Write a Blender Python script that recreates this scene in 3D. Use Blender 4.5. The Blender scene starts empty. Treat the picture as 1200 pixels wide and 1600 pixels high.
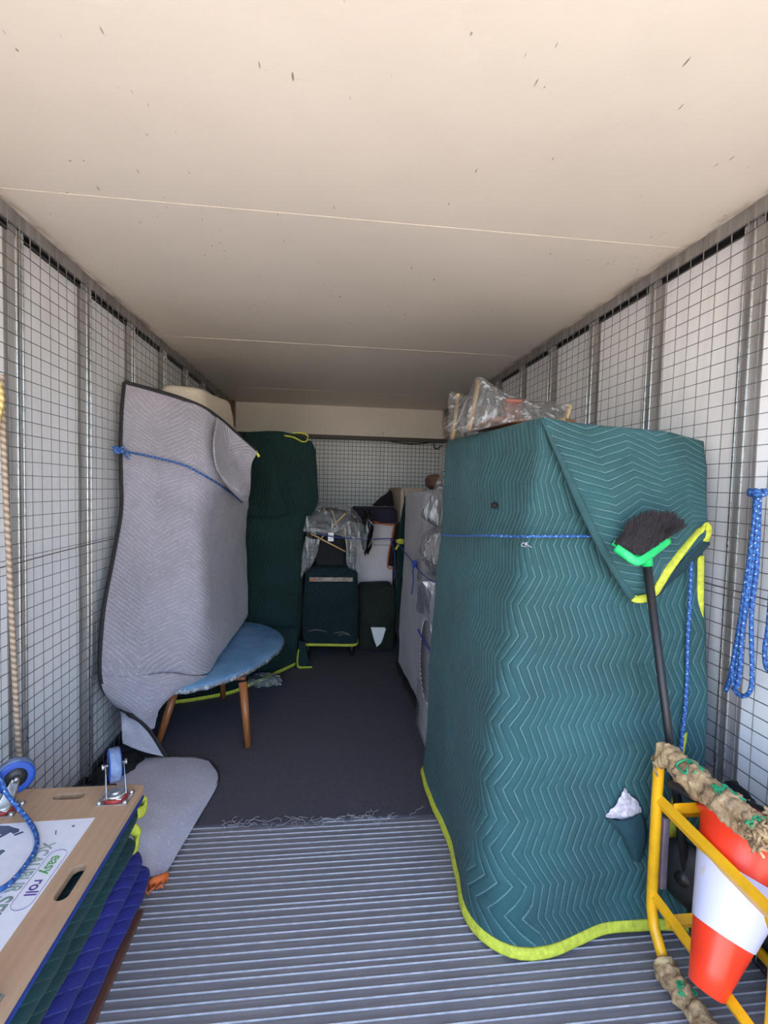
import bpy, bmesh, math, random
from mathutils import Vector, Matrix, noise

PI = math.pi
sc = bpy.context.scene
COL = sc.collection

# ------------------------------------------------------------------ camera
cam = bpy.data.objects.new('camera', bpy.data.cameras.new('camera'))
COL.objects.link(cam)
cam.data.sensor_fit = 'HORIZONTAL'
cam.data.sensor_width = 36.0
cam.data.lens = 36.0 * 753.0 / 1200.0
cam.data.clip_start = 0.02
R = Matrix(((0.9932526, -0.01902758, -0.11439943),
            (-0.11332981, 0.05007596, -0.99229469),
            (0.02460962, 0.99856414, 0.04758169))).to_4x4()
cam.matrix_world = Matrix.Translation((0, 0, 1.42)) @ R
sc.camera = cam

# ------------------------------------------------------------------ world, sun, exposure
w = bpy.data.worlds.new('sky'); sc.world = w; w.use_nodes = True
nt = w.node_tree; nt.nodes.clear()
sky = nt.nodes.new('ShaderNodeTexSky'); sky.sky_type = 'NISHITA'
sky.sun_disc = False; sky.sun_elevation = math.radians(48); sky.sun_rotation = math.radians(-70)
bg = nt.nodes.new('ShaderNodeBackground'); bg.inputs[1].default_value = 0.50
wo = nt.nodes.new('ShaderNodeOutputWorld')
nt.links.new(sky.outputs[0], bg.inputs[0]); nt.links.new(bg.outputs[0], wo.inputs[0])

sun = bpy.data.objects.new('sun', bpy.data.lights.new('sun', 'SUN'))
COL.objects.link(sun)
sun.data.energy = 8.0; sun.data.color = (1.0, 0.90, 0.76); sun.data.angle = 0.01
sun.rotation_euler = Vector((-0.62, 0.10, 0.75)).to_track_quat('Z', 'Y').to_euler()

# daylight portal over the open rear doorway (a sampling aid only, adds no light)
pl = bpy.data.lights.new('doorway_portal', 'AREA'); pl.shape = 'RECTANGLE'; pl.size = 2.4; pl.size_y = 2.34
pl.cycles.is_portal = True
po = bpy.data.objects.new('doorway_portal', pl); COL.objects.link(po)
po.location = (0.11, -0.12, 1.17); po.rotation_euler = (PI / 2, 0, 0)

sc.view_settings.view_transform = 'Standard'; sc.view_settings.look = 'None'
sc.view_settings.gamma = 1.0; sc.view_settings.use_curve_mapping = False
sc.view_settings.exposure = 1.5
sc.cycles.diffuse_bounces = 6; sc.cycles.max_bounces = 12; sc.cycles.transparent_max_bounces = 16
sc.cycles.sample_clamp_indirect = 4.0
sc.cycles.use_denoising = True

# ------------------------------------------------------------------ helpers
def srgb(r, g, b):
    f = lambda c: (c / 255 / 12.92) if c <= 10 else ((c / 255 + 0.055) / 1.055) ** 2.4
    return (f(r), f(g), f(b), 1.0)

class N:
    """small node-tree writer"""
    def __init__(s, name):
        s.m = bpy.data.materials.new(name); s.m.use_nodes = True
        s.t = s.m.node_tree; s.t.nodes.clear()
        s.out = s.t.nodes.new('ShaderNodeOutputMaterial')
    def n(s, typ, **kw):
        o = s.t.nodes.new('ShaderNode' + typ)
        for k, v in kw.items(): setattr(o, k, v)
        return o
    def set(s, node, sock, v):
        i = node.inputs[sock]
        if hasattr(v, 'is_linked') or isinstance(v, bpy.types.NodeSocket): s.t.links.new(v, i)
        else: i.default_value = v
    def math(s, op, a, b=0.0, c=None, clamp=False):
        o = s.n('Math', operation=op); o.use_clamp = clamp
        s.set(o, 0, a); s.set(o, 1, b)
        if c is not None: s.set(o, 2, c)
        return o.outputs[0]
    def mix(s, f, a, b, mode='MIX'):
        o = s.n('MixRGB', blend_type=mode)
        s.set(o, 0, f); s.set(o, 1, a); s.set(o, 2, b)
        return o.outputs[0]
    def coord(s, kind='Object', scale=(1, 1, 1), rot=(0, 0, 0)):
        c = s.n('TexCoord'); m = s.n('Mapping')
        s.set(m, 'Scale', scale); s.set(m, 'Rotation', rot)
        s.t.links.new(c.outputs[kind], m.inputs[0]); return m.outputs[0]
    def noise(s, vec, scale, detail=4, rough=0.6):
        o = s.n('TexNoise'); s.set(o, 'Vector', vec); s.set(o, 'Scale', scale); s.set(o, 'Detail', detail); s.set(o, 'Roughness', rough)
        return o.outputs[0]
    def ramp(s, f, stops):
        o = s.n('ValToRGB'); s.set(o, 0, f)
        e = o.color_ramp.elements
        e[0].position, e[0].color = stops[0]; e[1].position, e[1].color = stops[-1]
        for p, c in stops[1:-1]:
            k = e.new(p); k.color = c
        return o.outputs[0]
    def step(s, f, lo, hi):
        o = s.n('MapRange', interpolation_type='SMOOTHSTEP'); s.set(o, 0, f); s.set(o, 1, lo); s.set(o, 2, hi)
        return o.outputs[0]
    def bump(s, h, strength, dist=0.01, normal=None):
        o = s.n('Bump'); s.set(o, 'Height', h); s.set(o, 'Strength', strength); s.set(o, 'Distance', dist)
        if normal is not None: s.set(o, 'Normal', normal)
        return o.outputs[0]
    def finish(s, color, rough=0.6, metal=0.0, normal=None, sheen=0.0, emit=None, alpha=None, spec=0.5, trans=None):
        p = s.n('BsdfPrincipled')
        s.set(p, 'Base Color', color); s.set(p, 'Roughness', rough); s.set(p, 'Metallic', metal)
        s.set(p, 'Specular IOR Level', spec)
        if sheen: s.set(p, 'Sheen Weight', sheen)
        if normal is not None: s.set(p, 'Normal', normal)
        if trans is not None:
            tr = s.n('BsdfTranslucent'); s.set(tr, 0, color)
            mx = s.n('MixShader'); s.set(mx, 0, trans)
            s.t.links.new(p.outputs[0], mx.inputs[1]); s.t.links.new(tr.outputs[0], mx.inputs[2])
            s.t.links.new(mx.outputs[0], s.out.inputs[0])
        else:
            s.t.links.new(p.outputs[0], s.out.inputs[0])
        return s.m

BLK = (0, 0, 0, 1); WHT = (1, 1, 1, 1)

def plain(name, color, rough=0.5, metal=0.0, var=0.12, scale=30, bump=0.15, spec=0.5, sheen=0.0):
    m = N(name); c = m.coord()
    n1 = m.noise(c, scale, 5)
    dark = tuple(x * (1 - var * 2) for x in color[:3]) + (1,)
    light = tuple(min(1, x * (1 + var)) for x in color[:3]) + (1,)
    col = m.ramp(n1, [(0.3, dark), (0.7, light)])
    n2 = m.noise(c, scale * 6, 3)
    r = m.math('ADD', m.math('MULTIPLY', n1, 0.15), rough - 0.07)
    return m.finish(col, r, metal, m.bump(n2, bump, 0.002), spec=spec, sheen=sheen)

def quilt(name, color, thread, s=0.028, P_=0.2, slope=0.42, lw=0.0013, amt=0.6, puff=0.5, fuzz=0.25, worn=None, rough=0.85):
    """moving blanket: chevron rows of stitching with the padding puffed between them"""
    m = N(name)
    tc = m.n('TexCoord'); sp = m.n('SeparateXYZ'); m.t.links.new(tc.outputs['UV'], sp.inputs[0])
    u, v = sp.outputs[0], sp.outputs[1]
    ob = m.coord()
    wob = m.math('MULTIPLY', m.math('SUBTRACT', m.noise(ob, 7, 2), 0.5), 0.012)
    tri = m.math('PINGPONG', v, P_ / 2)
    x = m.math('ADD', m.math('ADD', u, m.math('MULTIPLY', tri, slope)), wob)
    d = m.math('PINGPONG', m.math('ADD', x, 100 * s), s / 2)
    line = m.math('SUBTRACT', 1.0, m.step(d, lw * 0.4, lw * 1.4))
    dash = m.step(m.math('PINGPONG', m.math('ADD', v, 10.0), 0.004), 0.0006, 0.0014)
    line = m.math('MULTIPLY', line, m.math('ADD', m.math('MULTIPLY', dash, 0.5), 0.5))
    line = m.math('MULTIPLY', line, m.step(m.noise(ob, 22, 3), 0.25, 0.55))
    big = m.noise(ob, 3.0, 4); fine = m.noise(ob, 240, 3, 0.7)
    dk = tuple(a * 0.72 for a in color[:3]) + (1,); lt = tuple(min(1, a * 1.25) for a in color[:3]) + (1,)
    c = m.ramp(big, [(0.3, dk), (0.7, lt)])
    c = m.mix(m.math('MULTIPLY', fine, fuzz), c, thread, 'MIX')
    if worn: c = m.mix(m.math('MULTIPLY', m.step(m.noise(ob, 5, 6), 0.5, 0.75), 0.5), c, worn)
    c = m.mix(m.math('MULTIPLY', line, amt), c, thread)
    pil = m.step(d, 0.0, s * 0.36)
    h = m.math('ADD', pil, m.math('MULTIPLY', fine, 0.08))
    h = m.math('ADD', h, m.math('MULTIPLY', m.noise(ob, 45, 3), 0.35))
    return m.finish(c, rough, 0, m.bump(h, puff, 0.006), sheen=0.04, spec=0.22)

def rope_mat(name, c1, c2, per=0.018, fleck=None, rough=0.6):
    m = N(name)
    tc = m.n('TexCoord'); sp = m.n('SeparateXYZ'); m.t.links.new(tc.outputs['UV'], sp.inputs[0])
    u, v = sp.outputs[0], sp.outputs[1]
    a = m.math('ADD', u, m.math('DIVIDE', v, per))
    st = m.math('PINGPONG', m.math('ADD', a, 50.0), 0.5)
    c = m.mix(m.step(st, 0.1, 0.4), c1, c2)
    if fleck:
        b = m.math('SUBTRACT', m.math('ADD', m.math('MULTIPLY', u, 2), 50.0), m.math('DIVIDE', v, per * 1.7))
        f1 = m.math('PINGPONG', b, 0.5)
        f2 = m.math('PINGPONG', m.math('ADD', m.math('DIVIDE', v, per * 0.9), 30.0), 0.5)
        fl = m.math('MULTIPLY', m.math('GREATER_THAN', f1, 0.40), m.math('GREATER_THAN', f2, 0.40))
        c = m.mix(fl, c, fleck)
    return m.finish(c, rough, 0, m.bump(st, 0.6, 0.003))

def plastic_mat(name, tint=(0.95, 0.95, 0.96, 1), milk=0.10, scale=7, shine=0.12):
    """thin crumpled polythene film"""
    m = N(name); c = m.coord()
    n1 = m.noise(c, scale, 3, 0.5)
    st = m.n('Mapping'); m.set(st, 'Vector', c); m.set(st, 'Scale', (3.0, 3.0, 0.5)); m.set(st, 'Rotation', (0.2, 0.35, 0.3))
    n2 = m.noise(st.outputs[0], scale * 1.5, 4)
    h = m.math('ADD', n1, n2)
    nr = m.bump(h, 0.8, 0.05)
    tr = m.n('BsdfTransparent'); m.set(tr, 0, tint)
    gl = m.n('BsdfGlossy'); m.set(gl, 'Roughness', 0.16); m.set(gl, 'Normal', nr)
    df = m.n('BsdfDiffuse'); m.set(df, 0, (0.75, 0.76, 0.79, 1)); m.set(df, 'Normal', nr)
    fr = m.n('Fresnel'); m.set(fr, 0, 1.45); m.set(fr, 'Normal', nr)
    a = m.n('MixShader'); m.set(a, 0, m.math('ADD', m.math('MULTIPLY', m.step(n2, 0.50, 0.68), 0.55), milk, clamp=True))  # whitish diffuse streaks paint highlights into the film
    m.t.links.new(tr.outputs[0], a.inputs[1]); m.t.links.new(df.outputs[0], a.inputs[2])
    b = m.n('MixShader'); m.set(b, 0, m.math('ADD', m.math('MULTIPLY', fr.outputs[0], 0.8), shine * 0.5, clamp=True))
    m.t.links.new(a.outputs[0], b.inputs[1]); m.t.links.new(gl.outputs[0], b.inputs[2])
    m.t.links.new(b.outputs[0], m.out.inputs[0]); return m.m

def newbm():
    bm = bmesh.new(); bm.loops.layers.uv.new('UVMap'); return bm

def obj(name, bm, mat, parent=None, smooth=True, loc=None):
    me = bpy.data.meshes.new(name); bm.to_mesh(me); bm.free()
    if mat: me.materials.append(mat)
    if smooth and len(me.polygons): me.polygons.foreach_set('use_smooth', [True] * len(me.polygons))
    o = bpy.data.objects.new(name, me); COL.objects.link(o)
    if parent: o.parent = parent
    if loc: o.location = loc
    return o

def tag(o, label=None, cat=None, group=None, kind=None):
    for k, v in (('label', label), ('category', cat), ('group', group), ('kind', kind)):
        if v: o[k] = v
    return o

def thing(name, label, cat, loc=(0, 0, 0), group=None):
    o = bpy.data.objects.new(name, None); COL.objects.link(o); o.location = loc
    o.empty_display_size = 0.1
    return tag(o, label, cat, group)

def part(name, bm, mat, t, smooth=True, label=None, kind=None):
    """mesh built in world coordinates, re-based on its thing's origin"""
    root = t; off = Vector((0, 0, 0))
    while root: off += Vector(root.location); root = root.parent
    for v in bm.verts: v.co -= off
    o = obj(name, bm, mat, t, smooth)
    return tag(o, label, kind=kind)

def box(bm, x0, x1, y0, y1, z0, z1, bev=0.0, seg=2, mtx=None):
    b2 = newbm()
    bmesh.ops.create_cube(b2, size=1)
    for v in b2.verts:
        v.co = Vector(((x0 + x1) / 2 + v.co.x * (x1 - x0), (y0 + y1) / 2 + v.co.y * (y1 - y0), (z0 + z1) / 2 + v.co.z * (z1 - z0)))
    if bev: bmesh.ops.bevel(b2, geom=b2.edges[:], offset=bev, segments=seg, profile=0.5, affect='EDGES')
    if mtx: bmesh.ops.transform(b2, matrix=mtx, verts=b2.verts)
    uvl = b2.loops.layers.uv.active
    for f in b2.faces:
        n = f.normal
        for l in f.loops:
            c = l.vert.co
            l[uvl].uv = (c.y, c.z) if abs(n.x) > 0.7 else ((c.x, c.z) if abs(n.y) > 0.7 else (c.x, c.y))
    me = bpy.data.meshes.new('tmp'); b2.to_mesh(me); b2.free()
    bm.from_mesh(me); bpy.data.meshes.remove(me)
    return bm

def cyl(bm, p0, p1, r0, r1=None, n=16, caps=True):
    r1 = r0 if r1 is None else r1
    p0, p1 = Vector(p0), Vector(p1); t = (p1 - p0).normalized()
    a = t.orthogonal().normalized(); b = t.cross(a)
    rings = []
    for p, r in ((p0, r0), (p1, r1)):
        rings.append([bm.verts.new(p + (a * math.cos(2 * PI * k / n) + b * math.sin(2 * PI * k / n)) * r) for k in range(n)])
    for k in range(n):
        bm.faces.new((rings[0][k], rings[0][(k + 1) % n], rings[1][(k + 1) % n], rings[1][k]))
    if caps:
        bm.faces.new(rings[0][::-1]); bm.faces.new(rings[1])
    return bm

def lathe(bm, prof, center, axis=(0, 0, 1), n=32, caps=True):
    """prof: (radius, distance along axis)"""
    c = Vector(center); t = Vector(axis).normalized(); a = t.orthogonal().normalized(); b = t.cross(a)
    rings = [[bm.verts.new(c + t * h + (a * math.cos(2 * PI * k / n) + b * math.sin(2 * PI * k / n)) * max(r, 1e-4)) for k in range(n)] for r, h in prof]
    for i in range(len(rings) - 1):
        for k in range(n):
            bm.faces.new((rings[i][k], rings[i][(k + 1) % n], rings[i + 1][(k + 1) % n], rings[i + 1][k]))
    if caps: bm.faces.new(rings[0][::-1]); bm.faces.new(rings[-1])
    return bm

def cr(p0, p1, p2, p3, t):
    return 0.5 * ((2 * p1) + (p2 - p0) * t + (2 * p0 - 5 * p1 + 4 * p2 - p3) * t * t + (3 * p1 - p0 - 3 * p2 + p3) * t ** 3)

def spline(pts, n, closed=False):
    """n points evenly in parameter along a Catmull-Rom curve"""
    P = [Vector(p) for p in pts]; m = len(P); out = []
    segs = m if closed else m - 1
    for i in range(n):
        s = i / (n if closed else n - 1) * segs
        k = min(int(s), segs - 1); t = s - k
        g = (lambda j: P[j % m]) if closed else (lambda j: P[j] if 0 <= j < m else (2 * P[0] - P[1] if j < 0 else 2 * P[-1] - P[-2]))
        out.append(cr(g(k - 1), g(k), g(k + 1), g(k + 2), t))
    return out

def sweep(bm, path, a, b=None, ref=(0, 0, 1), n=8, closed=False, caps=True, taper=None, twist=0.0):
    b = a if b is None else b; uvl = bm.loops.layers.uv.active
    P = [Vector(p) for p in path]; m = len(P); rings = []; L = [0.0]
    for i in range(1, m): L.append(L[-1] + (P[i] - P[i - 1]).length)
    for i in range(m):
        if closed: t = P[(i + 1) % m] - P[i - 1]
        else: t = P[min(i + 1, m - 1)] - P[max(i - 1, 0)]
        if t.length < 1e-7: t = Vector((0, 0, 1))
        t.normalize()
        rf = Vector(ref[i] if isinstance(ref, list) else ref)
        side = rf - t * rf.dot(t)
        if side.length < 0.05: side = t.orthogonal()
        side.normalize(); oth = t.cross(side)
        k_ = taper[i] if taper else 1.0
        w0 = twist * L[i]
        rings.append([bm.verts.new(P[i] + (side * a * math.cos(2 * PI * k / n + w0) + oth * b * math.sin(2 * PI * k / n + w0)) * k_) for k in range(n)])
    for i in range(m if closed else m - 1):
        A, B = rings[i], rings[(i + 1) % m]
        for k in range(n):
            f = bm.faces.new((A[k], A[(k + 1) % n], B[(k + 1) % n], B[k]))
            l0 = L[i]; l1 = L[i + 1] if i + 1 < m else L[i] + (P[0] - P[-1]).length
            for l, uv in zip(f.loops, ((k / n, l0), ((k + 1) / n, l0), ((k + 1) / n, l1), (k / n, l1))): l[uvl].uv = uv
    if caps and not closed: bm.faces.new(rings[0][::-1]); bm.faces.new(rings[-1])
    return bm

def rope(bm, pts, r, n=None, closed=False, sides=8):
    n = n or max(8, len(pts) * 8)
    return sweep(bm, spline(pts, n, closed), r, r, (0.3, 0.2, 0.9), sides, closed)

def tape(bm, pts, w_, t_, ref, n=None):
    """binding tape folded over a blanket edge: flat tube of half-width w_, half-thickness t_"""
    return sweep(bm, spline(pts, n or len(pts) * 8), w_, t_, ref, 8)

def patch(bm, net, nu, nv, amp=0.0, freq=6.0, seed=0, uvscale=1.0, thick=0.0, uvrot=False, fold=None):
    """smooth sheet through a net of points (rows x columns); UV in metres"""
    rows = [spline(r, nu) for r in net]
    cols = [spline([r[j] for r in rows], nv) for j in range(nu)]
    G = [[cols[j][i].copy() for j in range(nu)] for i in range(nv)]
    mid = nv // 2; U = [0.0]
    for j in range(1, nu): U.append(U[-1] + (G[mid][j] - G[mid][j - 1]).length)
    mj = nu // 2; V = [0.0]
    for i in range(1, nv): V.append(V[-1] + (G[i][mj] - G[i - 1][mj]).length)
    if amp:
        sv = Vector((seed * 3.7, seed * 1.3, seed * 2.1)); D = {}
        for i in range(nv):
            for j in range(nu):
                a = G[i][min(j + 1, nu - 1)] - G[i][max(j - 1, 0)]; c = G[min(i + 1, nv - 1)][j] - G[max(i - 1, 0)][j]
                nrm = a.cross(c)
                nrm = nrm.normalized() if nrm.length > 1e-9 else Vector((0, -1, 0))
                p = G[i][j] * freq + sv
                D[i, j] = nrm * amp * (noise.noise(p) + 0.5 * noise.noise(p * 2.3))
        for k, d in D.items(): G[k[0]][k[1]] += d
    uvl = bm.loops.layers.uv.active
    vv = [[bm.verts.new(G[i][j]) for j in range(nu)] for i in range(nv)]
    for i in range(nv - 1):
        for j in range(nu - 1):
            try: f = bm.faces.new((vv[i][j], vv[i + 1][j], vv[i + 1][j + 1], vv[i][j + 1]))
            except ValueError: continue
            for l, (ii, jj) in zip(f.loops, ((i, j), (i + 1, j), (i + 1, j + 1), (i, j + 1))):
                uv = (U[jj] * uvscale, -V[ii] * uvscale)
                l[uvl].uv = (uv[1], uv[0]) if uvrot else uv
    return G

def solid(o, t, offset=0.0):
    m = o.modifiers.new('thickness', 'SOLIDIFY'); m.thickness = t; m.offset = offset; return o

def ring(corners, r, seg=8, edge=14):
    """rounded polygon sampled with a fixed number of points"""
    n = len(corners); pts = []
    for i in range(n):
        p = Vector(corners[i]); a = Vector(corners[i - 1]); b = Vector(corners[(i + 1) % n])
        rr = r[i] if isinstance(r, (list, tuple)) else r
        da = (a - p).normalized(); db = (b - p).normalized()
        s, e = p + da * rr, p + db * rr
        for k in range(seg + 1):
            t = k / seg
            pts.append((1 - t) ** 2 * s + 2 * t * (1 - t) * p + t * t * e)
        nb = Vector(corners[(i + 1) % n]); rn = r[(i + 1) % n] if isinstance(r, (list, tuple)) else r
        q = nb + (p - nb).normalized() * rn
        for k in range(1, edge):
            t = k / edge; pts.append(e.lerp(q, t))
    return pts

def loft(bm, levels, nz, seg=8, edge=14, amp=0.0, freq=5.0, seed=0, top_r=0.04, cap_bottom=True, ridge=None):
    """levels: (z, [corner xy...], radius); closed body with a rounded top"""
    R_ = [[Vector((p.x, p.y, z)) for p in ring(c, r, seg, edge)] for z, c, r in levels]
    m = len(R_[0])
    cols = [spline([R_[i][k] for i in range(len(R_))], nz) for k in range(m)]
    rows = [[cols[k][i] for k in range(m)] for i in range(nz)]
    top = rows[-1]; cen = sum(top, Vector()) / m
    for a in (25, 50, 75, 90):
        s_ = top_r * (1 - math.cos(math.radians(a))); h = top_r * math.sin(math.radians(a))
        rows.append([p + (cen - p).normalized() * s_ + Vector((0, 0, h)) for p in top])
    last = rows[-1]
    for f in (0.3, 0.6, 0.85): rows.append([p.lerp(cen + Vector((0, 0, top_r)), f) for p in last])
    U = [0.0]
    mid = rows[nz // 2]
    for k in range(1, m + 1): U.append(U[-1] + (mid[k % m] - mid[k - 1]).length)
    V = [0.0]
    for i in range(1, len(rows)): V.append(V[-1] + (rows[i][0] - rows[i - 1][0]).length)
    if amp:
        sv = Vector((seed * 3.1, seed * 1.7, seed * 0.9))
        for i, rw in enumerate(rows):
            for k in range(m):
                p = rw[k]; d = (p - cen); d.z = 0
                if d.length > 1e-6: d.normalize()
                q = Vector((p.x, p.y, p.z * 0.6)) * freq + sv
                rw[k] = p + d * amp * (noise.noise(q) + 0.5 * noise.noise(q * 2.7)) + (Vector((0, 0, amp * 0.5 * noise.noise(q * 1.3))) if i > nz else Vector())
    uvl = bm.loops.layers.uv.active
    vv = [[bm.verts.new(p) for p in rw] for rw in rows]
    for i in range(len(vv) - 1):
        for k in range(m):
            k2 = (k + 1) % m
            f = bm.faces.new((vv[i][k], vv[i][k2], vv[i + 1][k2], vv[i + 1][k]))
            for l, uv in zip(f.loops, ((U[k], V[i]), (U[k + 1], V[i]), (U[k + 1], V[i + 1]), (U[k], V[i + 1]))): l[uvl].uv = uv
    bm.faces.new(vv[-1])
    if cap_bottom: bm.faces.new(vv[0][::-1])
    return rows

def blob(bm, c, size, amp=0.2, freq=4.0, seed=0, sub=4, squash=None):
    b2 = newbm(); bmesh.ops.create_icosphere(b2, subdivisions=sub, radius=1)
    sv = Vector((seed * 2.3, seed, seed * 1.9))
    for v in b2.verts:
        n_ = v.co.normalized()
        k = 1 + amp * (noise.noise(n_ * freq + sv) + 0.6 * noise.noise(n_ * freq * 2.6 + sv))
        p = Vector((n_.x * size[0], n_.y * size[1], n_.z * size[2])) * k
        if squash:  # boxier
            p = Vector([math.copysign(min(abs(q), size[i]) , q) for i, q in enumerate(p)])
        v.co = Vector(c) + p
    me = bpy.data.meshes.new('tmp'); b2.to_mesh(me); b2.free(); bm.from_mesh(me); bpy.data.meshes.remove(me)
    return bm

def text_bm(s, size, origin, xdir, ydir, ext=0.0004, xs=1.0, offset=0.0, shear=0.0):
    cu = bpy.data.curves.new('t', 'FONT'); cu.body = s; cu.size = size; cu.extrude = ext; cu.offset = offset; cu.shear = shear
    o = bpy.data.objects.new('t', cu); COL.objects.link(o)
    me = bpy.data.meshes.new_from_object(o.evaluated_get(bpy.context.evaluated_depsgraph_get()))
    bm = newbm(); bm.from_mesh(me)
    X, Y = Vector(xdir).normalized(), Vector(ydir).normalized(); Z = X.cross(Y)
    M = Matrix((X * xs, Y, Z)).transposed().to_4x4(); M.translation = Vector(origin)
    bmesh.ops.transform(bm, matrix=M, verts=bm.verts)
    bpy.data.objects.remove(o); bpy.data.curves.remove(cu); bpy.data.meshes.remove(me)
    return bm

def poly(bm, pts, z0, z1):
    """flat outline pushed up into a thin plate"""
    a = [bm.verts.new((p[0], p[1], z0)) for p in pts]; b = [bm.verts.new((p[0], p[1], z1)) for p in pts]
    bm.faces.new(a[::-1]); bm.faces.new(b)
    n = len(pts)
    for i in range(n): bm.faces.new((a[i], a[(i + 1) % n], b[(i + 1) % n], b[i]))
    bmesh.ops.recalc_face_normals(bm, faces=bm.faces[:])
    return bm

# ------------------------------------------------------------------ materials
def ceiling_mat():
    m = N('cream_ceiling_paint'); c = m.coord()
    big = m.noise(c, 1.3, 5)
    col = m.ramp(big, [(0.3, (0.76, 0.69, 0.60, 1)), (0.7, (0.82, 0.75, 0.66, 1))])
    for rot, sc_, th in ((0.6, (13, 2.6, 1), 0.08), (-0.9, (17, 3.2, 1), 0.075), (1.5, (13, 3.4, 1), 0.07), (2.3, (9, 4.5, 1), 0.06)):
        cc = m.coord(scale=sc_, rot=(0, 0, rot))
        v = m.n('TexVoronoi'); m.set(v, 'Vector', cc); m.set(v, 'Scale', 1.9); m.set(v, 'Randomness', 1.0)
        mk = m.math('SUBTRACT', 1.0, m.step(v.outputs['Distance'], th * 0.45, th))
        mk = m.math('MULTIPLY', mk, m.step(m.noise(c, 5 + rot, 3), 0.50, 0.58))
        col = m.mix(m.math('MULTIPLY', mk, 0.8), col, (0.13, 0.09, 0.06, 1))
    cc = m.coord(scale=(1.0, 9.0, 1), rot=(0, 0, 0.6))
    s2 = m.math('MULTIPLY', m.step(m.noise(cc, 14, 2), 0.66, 0.72), m.step(m.noise(c, 1.4, 2), 0.56, 0.7))
    col = m.mix(m.math('MULTIPLY', s2, 0.35), col, (0.30, 0.22, 0.17, 1))
    sp = m.n('SeparateXYZ'); m.t.links.new(c, sp.inputs[0])   # grimy sealant along both long edges
    ed = m.math('SUBTRACT', 1.0, m.step(m.math('SUBTRACT', 1.2, m.math('ABSOLUTE', m.math('SUBTRACT', sp.outputs[0], 0.11))), 0.004, 0.05))
    ed = m.math('MULTIPLY', ed, m.step(m.noise(m.coord(scale=(5, 2, 1)), 3.5, 4), 0.35, 0.62))
    col = m.mix(m.math('MULTIPLY', ed, 0.75), col, (0.22, 0.15, 0.10, 1))
    return m.finish(col, m.math('ADD', m.math('MULTIPLY', big, 0.2), 0.30), 0, m.bump(m.noise(c, 6, 5), 0.12, 0.02), spec=0.4)

def panel_mat(name='white_wall_panel', trans=0.0):
    m = N(name); c = m.coord()
    cc = m.coord(scale=(26, 26, 0.8))
    st = m.noise(cc, 1.0, 4)
    col = m.ramp(st, [(0.3, (0.84, 0.83, 0.85, 1)), (0.65, (0.93, 0.92, 0.94, 1))])
    col = m.mix(m.math('MULTIPLY', m.step(m.noise(c, 2.2, 5), 0.5, 0.8), 0.25), col, (0.52, 0.47, 0.42, 1))
    return m.finish(col, 0.42, 0, m.bump(st, 0.1, 0.01), trans=trans if trans else None)

def steel_mat():
    m = N('worn_galvanised_steel'); c = m.coord(); cc = m.coord(scale=(20, 20, 1.5))
    n1 = m.noise(cc, 1.5, 5); n2 = m.noise(c, 9, 6)
    col = m.ramp(n1, [(0.3, (0.17, 0.155, 0.15, 1)), (0.7, (0.36, 0.34, 0.33, 1))])
    col = m.mix(m.math('MULTIPLY', m.step(n2, 0.6, 0.72), 0.5), col, (0.16, 0.10, 0.06, 1))
    return m.finish(col, m.math('ADD', m.math('MULTIPLY', n2, 0.3), 0.30), 0.3, m.bump(n2, 0.15, 0.003))

def alu_mat():
    m = N('scuffed_aluminium'); c = m.coord(); cc = m.coord(scale=(1.5, 60, 1))
    n1 = m.noise(cc, 2.0, 5); n2 = m.noise(c, 4, 6); n3 = m.noise(c, 30, 4)
    col = m.ramp(n1, [(0.3, (0.18, 0.168, 0.178, 1)), (0.7, (0.27, 0.255, 0.265, 1))])
    col = m.mix(m.math('MULTIPLY', m.step(n2, 0.45, 0.75), 0.4), col, (0.15, 0.14, 0.15, 1))
    col = m.mix(m.math('MULTIPLY', m.step(n3, 0.7, 0.76), 0.5), col, (0.10, 0.05, 0.035, 1))
    return m.finish(col, m.math('ADD', m.math('MULTIPLY', n2, 0.2), 0.55), 0.15, m.bump(n1, 0.15, 0.002))

def carpet_mat():
    m = N('charcoal_carpet'); c = m.coord()
    n1 = m.noise(c, 260, 3, 0.8); n2 = m.noise(c, 3, 5); n3 = m.noise(c, 40, 3)
    col = m.ramp(n1, [(0.3, (0.038, 0.036, 0.045, 1)), (0.75, (0.14, 0.13, 0.15, 1))])
    col = m.mix(m.math('MULTIPLY', m.step(n2, 0.5, 0.8), 0.3), col, (0.085, 0.08, 0.095, 1))
    return m.finish(col, 0.95, 0, m.bump(m.math('ADD', n1, m.math('MULTIPLY', n3, 0.5)), 0.5, 0.004), spec=0.15)

def grey_felt(name, color):
    m = N(name); c = m.coord(); cc = m.coord(scale=(1, 1, 2.0), rot=(0.3, 0.5, 0.8)); cd = m.coord(scale=(2.2, 0.7, 1.1), rot=(0.2, -0.6, 0.4))
    a = m.noise(cc, 85, 4, 0.75); b = m.noise(cd, 110, 4, 0.75); g = m.noise(c, 4, 5)
    lt = tuple(min(1, x * 2.1) for x in color[:3]) + (1,)
    dk = tuple(x * 0.8 for x in color[:3]) + (1,)
    col = m.ramp(g, [(0.3, dk), (0.7, color)])
    col = m.mix(m.math('MULTIPLY', m.step(m.math('MULTIPLY', a, b), 0.29, 0.40), 0.55), col, lt)
    return m, col, a

def felt_plain(name, color):
    m, col, a = grey_felt(name, color)
    return m.finish(col, 0.95, 0, m.bump(a, 0.3, 0.003), sheen=0.2, spec=0.2)

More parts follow.
